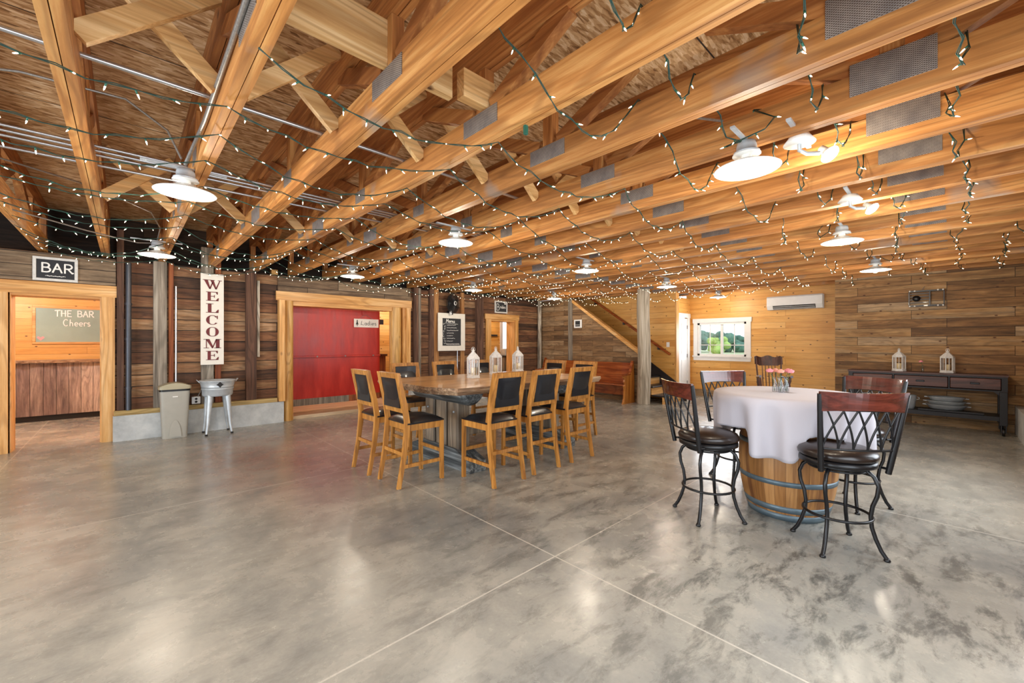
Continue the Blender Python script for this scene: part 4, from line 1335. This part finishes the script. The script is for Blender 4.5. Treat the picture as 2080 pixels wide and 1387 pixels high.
# ============================================================ CONSOLE
cn = thing('console_cart', 'long dark industrial console on wheels with three drawers and an open shelf', 'console', (9.73, .37, 0))
HX, HY = .23, .93
b = MB().box(-HX, HX, -HY, HY, .88, .905); b.build('console_top', M['console_wood'], cn)
b = MB().box(-HX + .005, HX - .005, -HY + .01, HY - .01, .855, .88)
b.box(-HX + .01, HX - .01, -HY + .01, HY - .01, .655, .675)
for y in (-HY + .01, HY - .07): b.box(-HX + .005, HX - .005, y, y + .06, .675, .855)
for y in (-.33, .32): b.box(-HX + .005, -HX + .03, y, y + .015, .675, .855)
b.box(HX - .02, HX - .01, -HY + .02, HY - .02, .675, .855)
b.build('console_frame', M['console_metal'], cn)
for x in (-HX + .03, HX - .03):
    for y in (-HY + .05, HY - .05):
        MB().box(x - .03, x + .03, y - .04, y + .04, .155, .655, bev=.004).build('leg', M['console_metal'], cn)
        w_ = MB(); Mx = Matrix.Translation((x, y, .06)) @ Matrix.Rotation(PI / 2, 4, 'X')
        w_.lathe([(.0001, -.015), (.058, -.015), (.06, -.01), (.06, .01), (.058, .015), (.0001, .015)], n=22, M=Mx)
        w_.box(x - .03, x + .03, y - .028, y - .018, .05, .155); w_.box(x - .03, x + .03, y + .018, y + .028, .05, .155)
        w_.build('caster', M['blackmetal'], cn)
for y0_, y1_ in ((-HY + .075, -.335), (-.31, .315), (.34, HY - .075)):
    d_ = MB().box(-HX + .004, HX - .05, y0_, y1_, .685, .848, bev=.006).build('drawer', M['console_wood'], cn)
    if y1_ - y0_ > .6: cs = [(y0_ + y1_) / 2 + .0, ]
    else: cs = [(y0_ + y1_) / 2]
    for c_ in cs:
        MB().box(-HX - .008, -HX + .004, c_ - .05, c_ + .05, .755, .785, bev=.005).build('drawer_pull', M['blackmetal'], d_)
b = MB().box(-HX + .005, HX - .005, -HY + .01, HY - .01, .22, .285); b.build('lower_shelf', M['console_metal'], cn)
b = MB()
for y in (-HY + .09, HY - .09):
    s = 1 if y < 0 else -1
    b.prism([(y, .655), (y + s * .06, .655), (y, .60)], -HX + .01, -HX + .03, 'x')
b.build('corner_gusset', M['console_metal'], cn)
def bucket(x, y, z, r, h, label, name='metal_bucket', cat='bucket', sx=1.0, sy=1.0):
    t_ = thing(name, label, cat, (x, y, z))
    b = MB().lathe([(.0001, 0), (r * .8, 0), (r * .84, h * .2), (r * .87, h * .22), (r * .93, h * .6), (r * .96, h * .62), (r, h), (r + .008, h + .004), (r - .004, h), (r * .8, .01), (.0001, .01)], n=28)
    b.build('bucket_body', M['galv'], t_)
    for s in (-1, 1): MB().tube([(0, s * (r + .005), h * .9), (0, s * (r + .03), h * .86), (0, s * (r + .03), h * .75), (0, s * r * .97, h * .7)], .004, 6).build('handle', M['galv'], t_)
    t_.scale = (sx, sy, 1)
    return t_
bucket(9.68, .55, .286, .13, .22, 'galvanised bucket on the console lower shelf, behind the stool backs')
bucket(9.68, 1.03, .286, .13, .20, 'galvanised bucket at the far left of the console lower shelf')
o = thing('serving_tray', 'dark flat tray under the stacked pans on the console shelf', 'tray', (9.71, .04, .286)); MB().box(-.18, .18, -.36, .36, 0, .015, bev=.005).box(-.185, -.17, -.36, .36, .01, .03).build('tray_body', M['console_metal'], o)
for i, (z, r, h, nm) in enumerate([(.318, .17, .07, 'lowest wide galvanised tub'), (.392, .165, .055, 'middle galvanised tub'), (.451, .155, .06, 'top galvanised tub')]):
    t_ = bucket(9.71, .08, z, r, h, '%s in the stack of three on the console lower shelf' % nm, 'metal_tub', 'tub', 1, 1.35)
    t_['group'] = 'stacked tubs on the console'

# black metal frame on the board wall
fr = thing('wall_frame', 'small black metal wall piece with slats and eight pale knobs on the reclaimed board wall', 'wall decoration', (9.96, .315, 2.15))
b = MB()
for z in (-.125, .125): b.box(-.03, .0, -.215, .215, z - .012, z + .012)
for y in (-.215, .205): b.box(-.03, 0, y, y + .012, -.125, .125)
b.box(-.028, 0, -.05, -.035, -.125, .125)
for z in (-.07, -.02, .03, .08): b.box(-.02, -.005, -.04, .2, z - .006, z + .006)
b.bar((-.015, .06, .12), (-.015, .02, .20), .006, .006)
b.build('frame_bars', M['blackmetal'], fr)
MB().lathe([(.0001, 0), (.05, 0), (.05, .02), (.0001, .02)], n=16, M=Matrix.Translation((-.025, .12, 0)) @ Matrix.Rotation(PI / 2, 4, 'Y')).build('hub_disc', M['blackmetal'], fr)
for z in (-.13, .13):
    for y in (-.20, -.14, .14, .20): MB().ball((-.035, y, z), .014, 8, 6).build('corner_glint', M['enamel'], fr)  # white balls put in for the highlights at the frame corners

# mini split
ac = thing('air_conditioner', 'white wall-mounted air conditioner high on the pine wall right of the window', 'air conditioner', (10.99, 2.42, 2.14))
b = MB().prism([(0, 0), (0, .30), (-.17, .30), (-.20, .27), (-.205, .09), (-.15, .0)], -.52, .52, 'y')
o = b.build('unit_body', M['white'], ac)
MB().prism([(-.204, .085), (-.155, .005), (-.14, .01), (-.19, .09)], -.40, .40, 'y').build('air_vent', M['blackpaint'], ac)
b = MB()
for k_ in (.3, .7): b.prism([(-.206 + .05 * k_, .087 - .08 * k_), (-.211 + .05 * k_, .084 - .08 * k_), (-.200 + .05 * k_, .075 - .08 * k_)], -.39, .39, 'y')
b.build('vent_louvre', M['white'], ac)

# switch, thermostat, outlet
o = thing('light_switch', 'white light switch on the pine stair wall beside the handrail end', 'switch', (9.755, 4.80, 1.34)); MB().box(-.006, 0, -.04, .04, -.06, .06, bev=.002).build('switch_plate', M['white'], o); MB().box(-.01, -.006, -.012, .012, -.025, .025).build('switch_toggle', M['white'], o)
o = thing('thermostat', 'white framed thermostat panel on the grey board wall above the pew', 'thermostat', (8.715, 6.76, 1.885)); MB().box(-.02, 0, -.13, .13, -.11, .11, bev=.008).build('frame', M['white'], o); MB().box(-.026, -.02, -.075, .075, -.07, .075).build('display', M['slate'], o); MB().box(-.028, -.026, -.07, .07, -.035, -.027).build('display_line', M['white'], o)
o = thing('power_outlet', 'white electrical outlet box between the beige bin and the washtub', 'outlet', (.80, WY - .09, .50)); MB().box(-.055, .055, -.04, .03, -.055, .055, bev=.006).build('outlet_box', M['white'], o)
for z in (.022, -.022): MB().lathe([(.0001, 0), (.017, 0), (.017, .003), (.0001, .003)], n=14, M=Matrix.Translation((0, -.0405, z)) @ Matrix.Rotation(PI / 2, 4, 'X')).build('socket_face', M['blackpaint'], o)
MB().tube([(.02, -.02, .05), (.06, -.02, .14), (.09, -.01, .3)], .008, 6).build('outlet_cable', M['flex'], o)

# ============================================================ PEW
pw = thing('church_pew', 'long varnished wooden church pew against the grey board wall', 'pew', (8.70, 6.45, 0))
PL = 1.33
def pew_end(y, s):
    poly = [(-.52, 0), (-.02, 0), (-.02, .10), (-.05, .20), (-.04, .42), (-.05, .55), (-.07, .92), (-.085, .955), (-.12, .95), (-.16, .80), (-.20, .70), (-.28, .655), (-.46, .645), (-.50, .62), (-.48, .58), (-.43, .56), (-.47, .50), (-.43, .44), (-.47, .40), (-.45, .30), (-.47, .12)]
    b = MB().prism(poly, y, y + s * .045, 'y')
    e = b.build('end_panel', M['pewend'], pw)
    b = MB().bar((-.20, y + s * .022, .70), (-.105, y + s * .022, .965), .06, .025, up=(1, 0, -.4))
    b.bar((-.50, y + s * .022, .655), (-.22, y + s * .022, .665), .07, .03)
    b.build('arm_rest', M['pew'], pw)
pew_end(-PL, -1); pew_end(PL, 1)
MB().box(-.46, -.10, -PL, PL, .40, .43, bev=.008).build('seat', M['pew'], pw)
b = MB().prism([(-.135, .42), (-.105, .42), (-.065, .91), (-.10, .92)], -PL, PL, 'y'); b.build('backrest', M['pew'], pw)
MB().box(-.115, -.09, -PL, PL, .15, .40).build('back_board', M['pew'], pw)

# ============================================================ ROCKING CHAIR
rk = thing('rocking_chair', 'dark wooden pressed-back rocking chair in front of the pine window wall', 'rocking chair', (9.75, 2.55, 0), math.radians(118))
b = MB()
def B_(name, mb, m='rocker', p=None): return mb.build(name, M[m], p or rk)
B_('seat', MB().box(-.25, .25, -.24, .24, .40, .44, bev=.012))
for s in (-1, 1):
    B_('rocker_runner', MB().tube([(s * .22, -.45 + .9 * i / 12, .022 + .10 * ((i - 6) / 6) ** 2) for i in range(13)], .02, 8))
    for y in (-.2, .2): B_('leg', MB().tube([(s * .22, y * 1.1, .05), (s * .22, y * 1.05, .14), (s * .215, y, .25), (s * .21, y, .40)], [.013, .02, .014, .018], 10))
    B_('back_post', MB().tube([(s * .21, -.21, .44), (s * .22, -.27, .75), (s * .235, -.33, 1.04)], [.02, .016, .014], 8))
    B_('arm', MB().tube([(s * .22, -.27, .68), (s * .26, -.1, .665), (s * .28, .12, .69), (s * .275, .25, .71)], [.018, .022, .024, .028], 8))
    for y in (-.12, -.04, .04, .12): B_('spindle', MB().tube([(s * .24, y, .44), (s * .25, y, .55), (s * .26, y, .675)], [.007, .010, .006], 8))
    B_('arm_post', MB().tube([(s * .24, .20, .44), (s * .25, .20, .50), (s * .25, .2, .56), (s * .26, .2, .62), (s * .265, .2, .69)], [.014, .02, .012, .02, .014], 8))
for x in (-.12, -.06, 0, .06, .12): B_('back_spindle', MB().tube([(x, -.22, .44), (x, -.26, .62), (x, -.31, .90)], [.007, .011, .007], 8))
b = MB(); nn = 12; vs, F = [], []
for i in range(nn + 1):
    x = -.26 + .52 * i / nn
    zt = 1.10 + .02 * math.cos(x * 24) - (.03 if abs(x) > .25 else 0); zb = .90 + (.03 if abs(x) > .2 else 0)
    yb = -.345 + .5 * x * x
    for z, dy in ((zb, -.01), (zb, .012), (zt, -.03), (zt, -.05)): vs.append((x, yb + dy, z))
for i in range(nn):
    for j in range(4): F.append((i * 4 + j, i * 4 + (j + 1) % 4, (i + 1) * 4 + (j + 1) % 4, (i + 1) * 4 + j))
F += [(0, 1, 2, 3), tuple(nn * 4 + k_ for k_ in (3, 2, 1, 0))]
b.add(vs, F); B_('crest_panel', b)
B_('stretcher', MB().tube([(-.21, .2, .2), (0, .2, .2), (.21, .2, .2)], [.01, .016, .01], 8))

# ============================================================ BIN AND WASHTUB
bn = thing('trash_bin', 'tall beige plastic swing-top bin with black liner showing, against the concrete ledge', 'bin', (.53, 7.88, 0), .0)
def taper(b, z0, z1, x0, y0_, x1, y1_):
    vs = []
    for z, hx, hy in ((z0, x0, y0_), (z1, x1, y1_)):
        for i in range(24):
            a = 2 * PI * i / 24
            cx_, sy_ = math.cos(a), math.sin(a)
            e = .28
            vs.append((hx * math.copysign(abs(cx_) ** e, cx_), hy * math.copysign(abs(sy_) ** e, sy_), z))
    b.add(vs, [(i, (i + 1) % 24, 24 + (i + 1) % 24, 24 + i) for i in range(24)], True)
    b.add(vs[:24], [list(range(24))[::-1]]); b.add(vs[24:], [list(range(24))])
b = MB(); taper(b, 0, .70, .145, .10, .175, .13); b.build('bin_body', M['beige'], bn)
b = MB(); taper(b, .685, .715, .180, .135, .182, .137); b.build('bin_liner', M['bag'], bn)
b = MB(); taper(b, .714, .75, .19, .145, .19, .145)
pr_ = [(-.19 + .38 * i / 10, .75 + .055 * math.sin(PI * i / 10)) for i in range(11)]
b.prism(pr_, -.14, .14, 'y'); b.build('bin_lid', M['beigelid'], bn)
b = MB(); n_ = 14
pts_ = [(-.07 * math.cos(PI * i / n_), .02 + .24 * math.sin(PI * i / n_)) for i in range(n_ + 1)]
b.prism(pts_, -.118, -.112, 'y'); b.build('moulded_arch', M['beige'], bn)
MB().box(-.03, .03, -.135, -.118, .60, .612).build('bin_mark', M['chalk'], bn)

wt_ = thing('washtub', 'round galvanised washtub on four splayed metal legs below the WELCOME sign', 'washtub', (1.04, 7.77, 0))
MB().lathe([(.0001, .58), (.185, .58), (.195, .60), (.20, .68), (.207, .685), (.207, .695), (.202, .70), (.225, .80), (.238, .81), (.235, .82), (.222, .812), (.19, .62), (.0001, .61)], n=36).build('tub_body', M['galv'], wt_)
for k_ in range(4):
    a = PI / 4 + k_ * PI / 2
    MB().tube([(r * math.cos(a), r * math.sin(a), z) for r, z in ((.155, .60), (.175, .4), (.20, .15), (.225, .02))], [.042, .034, .022, .014], 8).build('leg', M['galv'], wt_)
    MB().lathe([(.0001, 0), (.018, 0), (.018, .025), (.0001, .026)], (.227 * math.cos(a), .227 * math.sin(a), 0), 10).build('foot', M['blackpaint'], wt_)
for s in (-1, 1): MB().tube([(s * .228, -.04, .79), (s * .26, -.03, .83), (s * .26, .03, .83), (s * .228, .04, .79)], .005, 6).build('handle', M['galv'], wt_)
MB().prism([(0, .045), (.02, .02), (.045, 0), (.02, -.02), (0, -.045), (-.02, -.02), (-.045, 0), (-.02, .02)], -.226, -.215, 'y').build('tub_badge', M['blackpaint'], wt_)
bpy.context.view_layer.update()
for ob in wt_.children:
    if ob.name.startswith('tub_badge'): ob.location = (0, .0, .76)

# ============================================================ FAN
fn = thing('wall_fan', 'black round wall-mounted fan above the Menu board', 'fan', (5.55, 7.92, 2.30))
Mf = Matrix.Rotation(math.radians(18), 4, 'Z') @ Matrix.Rotation(PI / 2, 4, 'X')
b = MB()
b.lathe([(.0001, -.10), (.09, -.095), (.11, -.04), (.0001, -.04)], n=20, M=Mf); b.build('motor_housing', M['fanblack'], fn)
b = MB()
for r in (.06, .10, .14, .18, .22):
    zf = .055 * (1 - (r / .23) ** 2)
    b.tube([Mf @ Vector((r * math.cos(2 * PI * i / 28), r * math.sin(2 * PI * i / 28), zf)) for i in range(28)], .003, 5, closed=True)
for i in range(60):
    a = 2 * PI * i / 60
    b.tube([Mf @ Vector((r * math.cos(a + .3 * (r - .05)), r * math.sin(a + .3 * (r - .05)), .055 * (1 - (r / .23) ** 2))) for r in (.04, .1, .16, .22, .23)] + [Mf @ Vector((.2 * math.cos(a), .2 * math.sin(a), -.06)), Mf @ Vector((.08 * math.cos(a), .08 * math.sin(a), -.08))], .003, 4)
b.build('fan_grille', M['fanblack'], fn)
for k_ in range(3):
    b = MB(); vs, F = [], []
    for i in range(6):
        r = .04 + .165 * i / 5
        for j in range(5):
            a = k_ * 2 * PI / 3 + (j - 2) * .32
            vs.append(Mf @ Vector((r * math.cos(a), r * math.sin(a), -.03 + (j - 2) * .012)))
    for i in range(5):
        for j in range(4): F.append((i * 5 + j, i * 5 + j + 1, (i + 1) * 5 + j + 1, (i + 1) * 5 + j))
    b.add(vs, F, True); b.build('fan_blade', M['fanblack'], fn)
MB().lathe([(.035, .052), (.05, .056), (.05, .062), (.035, .064)], n=24, M=Mf).build('hub_ring', M['white'], fn)
MB().lathe([(.0001, .06), (.036, .058)], n=20, M=Mf).lathe([(.036, .058), (.036, .05)], n=20, M=Mf).build('hub_cap', M['fanblack'], fn)
MB().box(-.03, .03, .06, .22, -.26, -.16).tube([(0, .06, -.03), (0, .12, -.12), (0, .14, -.2)], .02, 8).build('wall_bracket', M['fanblack'], fn)
MB().lathe([(.0001, -.05), (.025, -.045), (.03, 0), (.025, .04), (.0001, .045)], (-.06, .02, -.22), 12).build('control_knob', M['white'], fn)

# ============================================================ SIGNS
def strokes(mb, lines, ox, oz, sx_, sz_, y, w_, th=.003):
    """flat chalk strokes on a board facing -Y"""
    for li, ln in enumerate(lines):
        y -= .0013
        for qi, ((a, b_), (c_, d_)) in enumerate(zip(ln[:-1], ln[1:])):
            ys = y - .0004 * (qi % 3)          # keep overlapping segments from sharing a face
            p0 = Vector((ox + a * sx_, ys, oz + b_ * sz_)); p1 = Vector((ox + c_ * sx_, ys, oz + d_ * sz_))
            if (p1 - p0).length < 1e-5: continue
            e = (p1 - p0).normalized() * w_ * .3
            mb.bar(p0 - e, p1 + e, th, w_, up=(p1 - p0).cross(Vector((0, 1, 0))))
def arc(cx_, cz_, rx, rz, a0, a1, n=8): return [(cx_ + rx * math.cos(math.radians(a0 + (a1 - a0) * i / n)), cz_ + rz * math.sin(math.radians(a0 + (a1 - a0) * i / n))) for i in range(n + 1)]
G = {
    'B': [[(.1, 0), (.1, 1)], [(.1, 1)] + arc(.45, .76, .32, .24, 90, -90) + [(.1, .52)], [(.1, .52)] + arc(.5, .26, .38, .26, 90, -90) + [(.1, 0)]],
    'A': [[(0, 0), (.45, 1), (.9, 0)], [(.2, .4), (.7, .4)]],
    'R': [[(.1, 0), (.1, 1)], [(.1, 1)] + arc(.45, .74, .36, .26, 90, -90) + [(.1, .48)], [(.4, .48), (.85, .0), (.95, .05)]],
    'T': [[(0, .95), (.95, 1)], [(.48, .98), (.45, 0)]],
    'H': [[(.1, 0), (.1, 1)], [(.8, 0), (.8, 1)], [(.0, .5), (.9, .52)]],
    'E': [[(.75, 1), (.1, 1), (.1, 0), (.8, 0)], [(.1, .5), (.65, .5)]],
    'C': [arc(.5, .5, .42, .5, 50, 310, 14)],
    'h': [[(.1, 0), (.15, 1)], arc(.35, .3, .23, .25, 160, 0) + [(.6, 0)]],
    'e': [[(.1, .28), (.7, .3)] + arc(.4, .28, .3, .28, 5, 310, 12)],
    'r': [[(.15, .55), (.15, 0)], [(.15, .38)] + arc(.4, .38, .25, .17, 150, 40)],
    's': [arc(.35, .42, .2, .14, 40, 270, 8) + arc(.35, .14, .22, .14, 90, -140, 8)],
    'M': [[(.0, 0), (.2, 1), (.5, .3), (.85, 1), (.95, 0)]],
    'n': [[(.1, .55), (.1, 0)], arc(.35, .3, .25, .25, 170, 0) + [(.6, 0)]],
    'u': [[(.1, .55)] + arc(.35, .25, .25, .25, 180, 360) + [(.6, .55)], [(.6, .55), (.62, 0), (.75, .05)]],
    'L': [[(.35, 1), (.1, .05), (.3, .12), (.9, 0)]],
    'a': [arc(.35, .27, .26, .27, 20, 340, 12), [(.62, .55), (.64, 0)]],
    'd': [arc(.35, .27, .26, .27, 20, 340, 12), [(.66, 1.05), (.62, 0)]],
    'i': [[(.2, .5), (.2, 0)], [(.2, .75), (.22, .8)]],
}
ADV = {'i': .45, 'r': .65, 's': .7, 'e': .85, 'n': .85, 'h': .85, 'u': .9, 'a': .85, 'd': .9, ' ': .8}
def write(mb, text, x, z, h, y, w_, wide=1.0, th=.003):
    for c_ in text:
        if c_ != ' ': strokes(mb, G[c_], x, z, h * wide, h, y, w_, th)
        x += ADV.get(c_, 1.12) * h * wide
    return x

def frame4(x0, x1, z0, z1, w_, y0_, y1_):
    b = MB()
    b.box(x0, x1, y0_, y1_, z0, z0 + w_, bev=.003); b.box(x0, x1, y0_, y1_, z1 - w_, z1, bev=.003)
    b.box(x0, x0 + w_, y0_, y1_, z0 + w_, z1 - w_, bev=.003); b.box(x1 - w_, x1, y0_, y1_, z0 + w_, z1 - w_, bev=.003)
    return b
def board(name, label, cat, x, y, z, w_, h, fw, mf, mbrd):
    t_ = thing(name, label, cat, (x, y, z))
    frame4(0, w_, 0, h, fw, -.022, 0).build('frame', mf, t_)
    MB().box(fw * .9, w_ - fw * .9, -.012, -.002, fw * .9, h - fw * .9).build('board_face', mbrd, t_)
    return t_
# BAR
s1 = board('bar_sign', 'small chalkboard sign reading BAR in a pale frame over the bar doorway', 'sign', -.875, WY - .035, 2.205, .405, .31, .032, M['whitewood'], M['slate'])
b = MB(); write(b, 'BAR', .075, .115, .115, -.014, .017, .78)
b.build('lettering', M['chalk'], s1)
b = MB(); strokes(b, [[(0, .5), (.12, .7), (.2, .3), (.3, .6), (.4, .35), (.5, .6), (.6, .35), (.7, .62), (.8, .3), (.9, .65), (1, .5)], [(.1, .45), (.9, .45)]], .11, .05, .18, .03, -.014, .005)
b.build('ornament', M['chalk'], s1)
# THE BAR Cheers
s2 = board('wall_chalkboard', 'sage green framed chalkboard reading THE BAR Cheers on the pine wall behind the bar', 'chalkboard', -1.33, 12.295, 1.36, 1.5, .76, .045, M['trim_x'], M['slate_green'])
b = MB(); write(b, 'THE BAR', .30, .56, .12, -.015, .017, .62, .006)
write(b, 'Cheers', .41, .37, .13, -.015, .014, .60, .006); b.build('lettering', M['chalk'], s2)
b = MB().prism([(0, 0), (.05, .055), (.045, .08), (.025, .085), (0, .065), (-.025, .085), (-.045, .08), (-.05, .055)], -.016, -.012, 'y'); o = b.build('heart_mark', M['pinkchalk'], s2); o.location = (.11, 0, .07)
# Ladies
s3 = thing('ladies_sign', 'cream sign with a lady figure reading Ladies, hung on the red sliding door', 'sign', (3.50, 8.585, 1.715))
MB().box(0, .54, 0, .02, 0, .18, bev=.003).build('board_face', M['signwhite'], s3)
b = MB(); write(b, 'Ladies', .14, .05, .085, -.001, .007, .85); b.build('lettering', M['blackpaint'], s3)
b = MB(); b.prism([(.065 + .013 * math.cos(a), .142 + .014 * math.sin(a)) for a in [2 * PI * i / 10 for i in range(10)]], -.003, -.0005, 'y')
b.prism([(.05, .125), (.08, .125), (.078, .095), (.095, .06), (.035, .06), (.052, .095)], -.003, -.0005, 'y'); b.box(.055, .061, -.003, -.0005, .025, .06); b.box(.069, .075, -.003, -.0005, .025, .06)
b.build('lady_figure', M['blackpaint'], s3)
b = MB().tube([(.1, .005, .18), (.25, .008, .27)], .003, 6); b.tube([(.25, .008, .27), (.42, .005, .18)], .003, 6); b.build('hanging_wire', M['splice'], s3)
# Menu
s4 = thing('menu_board', 'tall white framed blackboard headed Menu on the barn wall below the fan', 'sign', (5.20, WY - .11, 1.20))
frame4(0, .76, 0, .875, .12, -.022, 0).build('frame', M['signwhite'], s4)
MB().box(.115, .645, -.012, -.002, .115, .76).build('board_face', M['slate'], s4)
b = MB(); write(b, 'Menu', .22, .66, .075, -.014, .011, .9)
strokes(b, [[(0, 0), (.35, -.02)]], .2, .645, 1, 1, -.014, .006)
rnd = random.Random(9)
for i, wl in enumerate((.26, .28, .33, .2, .18, .23, .18)):
    z = .60 - .062 * i
    x = .24
    ln = []
    while x < .24 + wl:
        ln.append((x, z + rnd.uniform(-.007, .007))); x += .012
    strokes(b, [ln], 0, 0, 1, 1, -.014, .006)
b.build('menu_lines', M['chalk'], s4)
b = MB()
for i in range(9):
    z = .62 - .055 * i; x = .165 + .03 * math.sin(i * 1.1)
    strokes(b, [arc(x, z, .022, .016, 20 * i, 20 * i + 250, 6)], 0, 0, 1, 1, -.014, .005)
ln = [(.22 + .013 * i, .155 + .014 * math.sin(i * 1.9)) for i in range(30)]
strokes(b, [ln], 0, 0, 1, 1, -.014, .007)
b.build('chalk_vine', M['chalk'], s4)
# Brides
s5 = board('brides_sign', 'small chalkboard sign reading Brides in a pale frame over the right pine doorway', 'sign', 7.0, WY - .003, 2.165, .44, .315, .035, M['whitewood'], M['slate'])
b = MB(); write(b, 'B', .06, .07, .17, -.014, .011, .6); write(b, 'rides', .175, .125, .08, -.014, .009, .72); b.build('lettering', M['chalk'], s5)
b = MB(); strokes(b, [arc(0, 0, 1, 1, 0, 360, 8), arc(0, 0, .5, .5, 0, 300, 6)], .36, .255, .026, .026, -.014, .008); b.build('flower_mark', M['chalk'], s5)
# WELCOME
s6 = thing('welcome_sign', 'tall white board with maroon letters spelling WELCOME downward', 'sign', (.855, WY - .115, 1.045))
MB().box(0, .30, -.02, 0, 0, 1.44, bev=.003).build('board_face', M['signwhite'], s6)
def serif(mb, ch_, x, z, wd, h):
    y0_, y1_ = -.024, -.0195
    S = .022 * h / .15; T = .30
    def R(a, b_, c_, d_): mb.box(x + a * wd, x + b_ * wd, y0_, y1_, z + c_ * h, z + d_ * h)
    def Q(p): mb.prism([(x + a * wd, z + c_ * h) for a, c_ in p], y0_, y1_, 'y')
    if ch_ == 'E':
        R(.12, .37, 0, 1); R(0, .12, 0, .06); R(0, .12, .94, 1)
        R(.37, .92, .93, 1); Q([(.92, 1), (.92, .72), (.86, .72), (.76, .93)]); R(.37, .95, 0, .07); Q([(.97, 0), (1.0, .32), (.93, .32), (.76, .07)])
        R(.37, .66, .47, .54); R(.62, .68, .36, .65)
    if ch_ == 'L':
        R(.14, .42, 0, 1); R(0, .58, .94, 1); R(0, .14, 0, .06); R(.42, .95, 0, .07); Q([(.97, 0), (1.0, .36), (.92, .36), (.74, .07)])
    if ch_ == 'W':
        Q([(.03, .96), (.24, .96), (.40, 0), (.32, 0)]); Q([(.32, 0), (.40, 0), (.53, .72), (.48, .78)])
        Q([(.38, .96), (.57, .96), (.74, 0), (.66, 0)]); Q([(.66, 0), (.74, 0), (.95, .96), (.89, .96)])
        R(-.04, .30, .94, 1); R(.32, .63, .94, 1); R(.8, 1.04, .94, 1)
    if ch_ == 'M':
        R(.12, .17, 0, 1); R(.70, .92, 0, 1); Q([(.10, 1), (.32, 1), (.55, .14), (.47, .0)]); Q([(.47, 0), (.53, .0), (.78, 1), (.70, 1)])
        R(-.02, .30, 0, .06); R(.60, 1.02, 0, .06); R(-.02, .2, .94, 1); R(.8, 1.02, .94, 1)
    if ch_ in 'CO':
        n_ = 28
        a0, a1 = (0, 360) if ch_ == 'O' else (38, 322)
        out, inn = [], []
        for i in range(n_ + 1):
            a = math.radians(a0 + (a1 - a0) * i / n_)
            out.append((x + wd * (.5 + .5 * math.cos(a)), z + h * (.5 + .52 * math.sin(a))))
            inn.append((x + wd * (.5 + (.5 - .05 - .22 * abs(math.cos(a))) * math.cos(a) / 1.0), z + h * (.5 + .46 * math.sin(a))))
        for i in range(n_):
            mb.prism([out[i], out[i + 1], inn[i + 1], inn[i]], y0_, y1_, 'y')
        if ch_ == 'C': R(.84, .92, .62, .98)
for i, c_ in enumerate('WELCOME'):
    b = MB()
    wd = {'W': .23, 'M': .22}.get(c_, .165)
    serif(b, c_, .15 - wd / 2, 1.44 - .10 - .145 - .187 * i, wd, .145)
    b.build('letter', M['maroon'], s6)
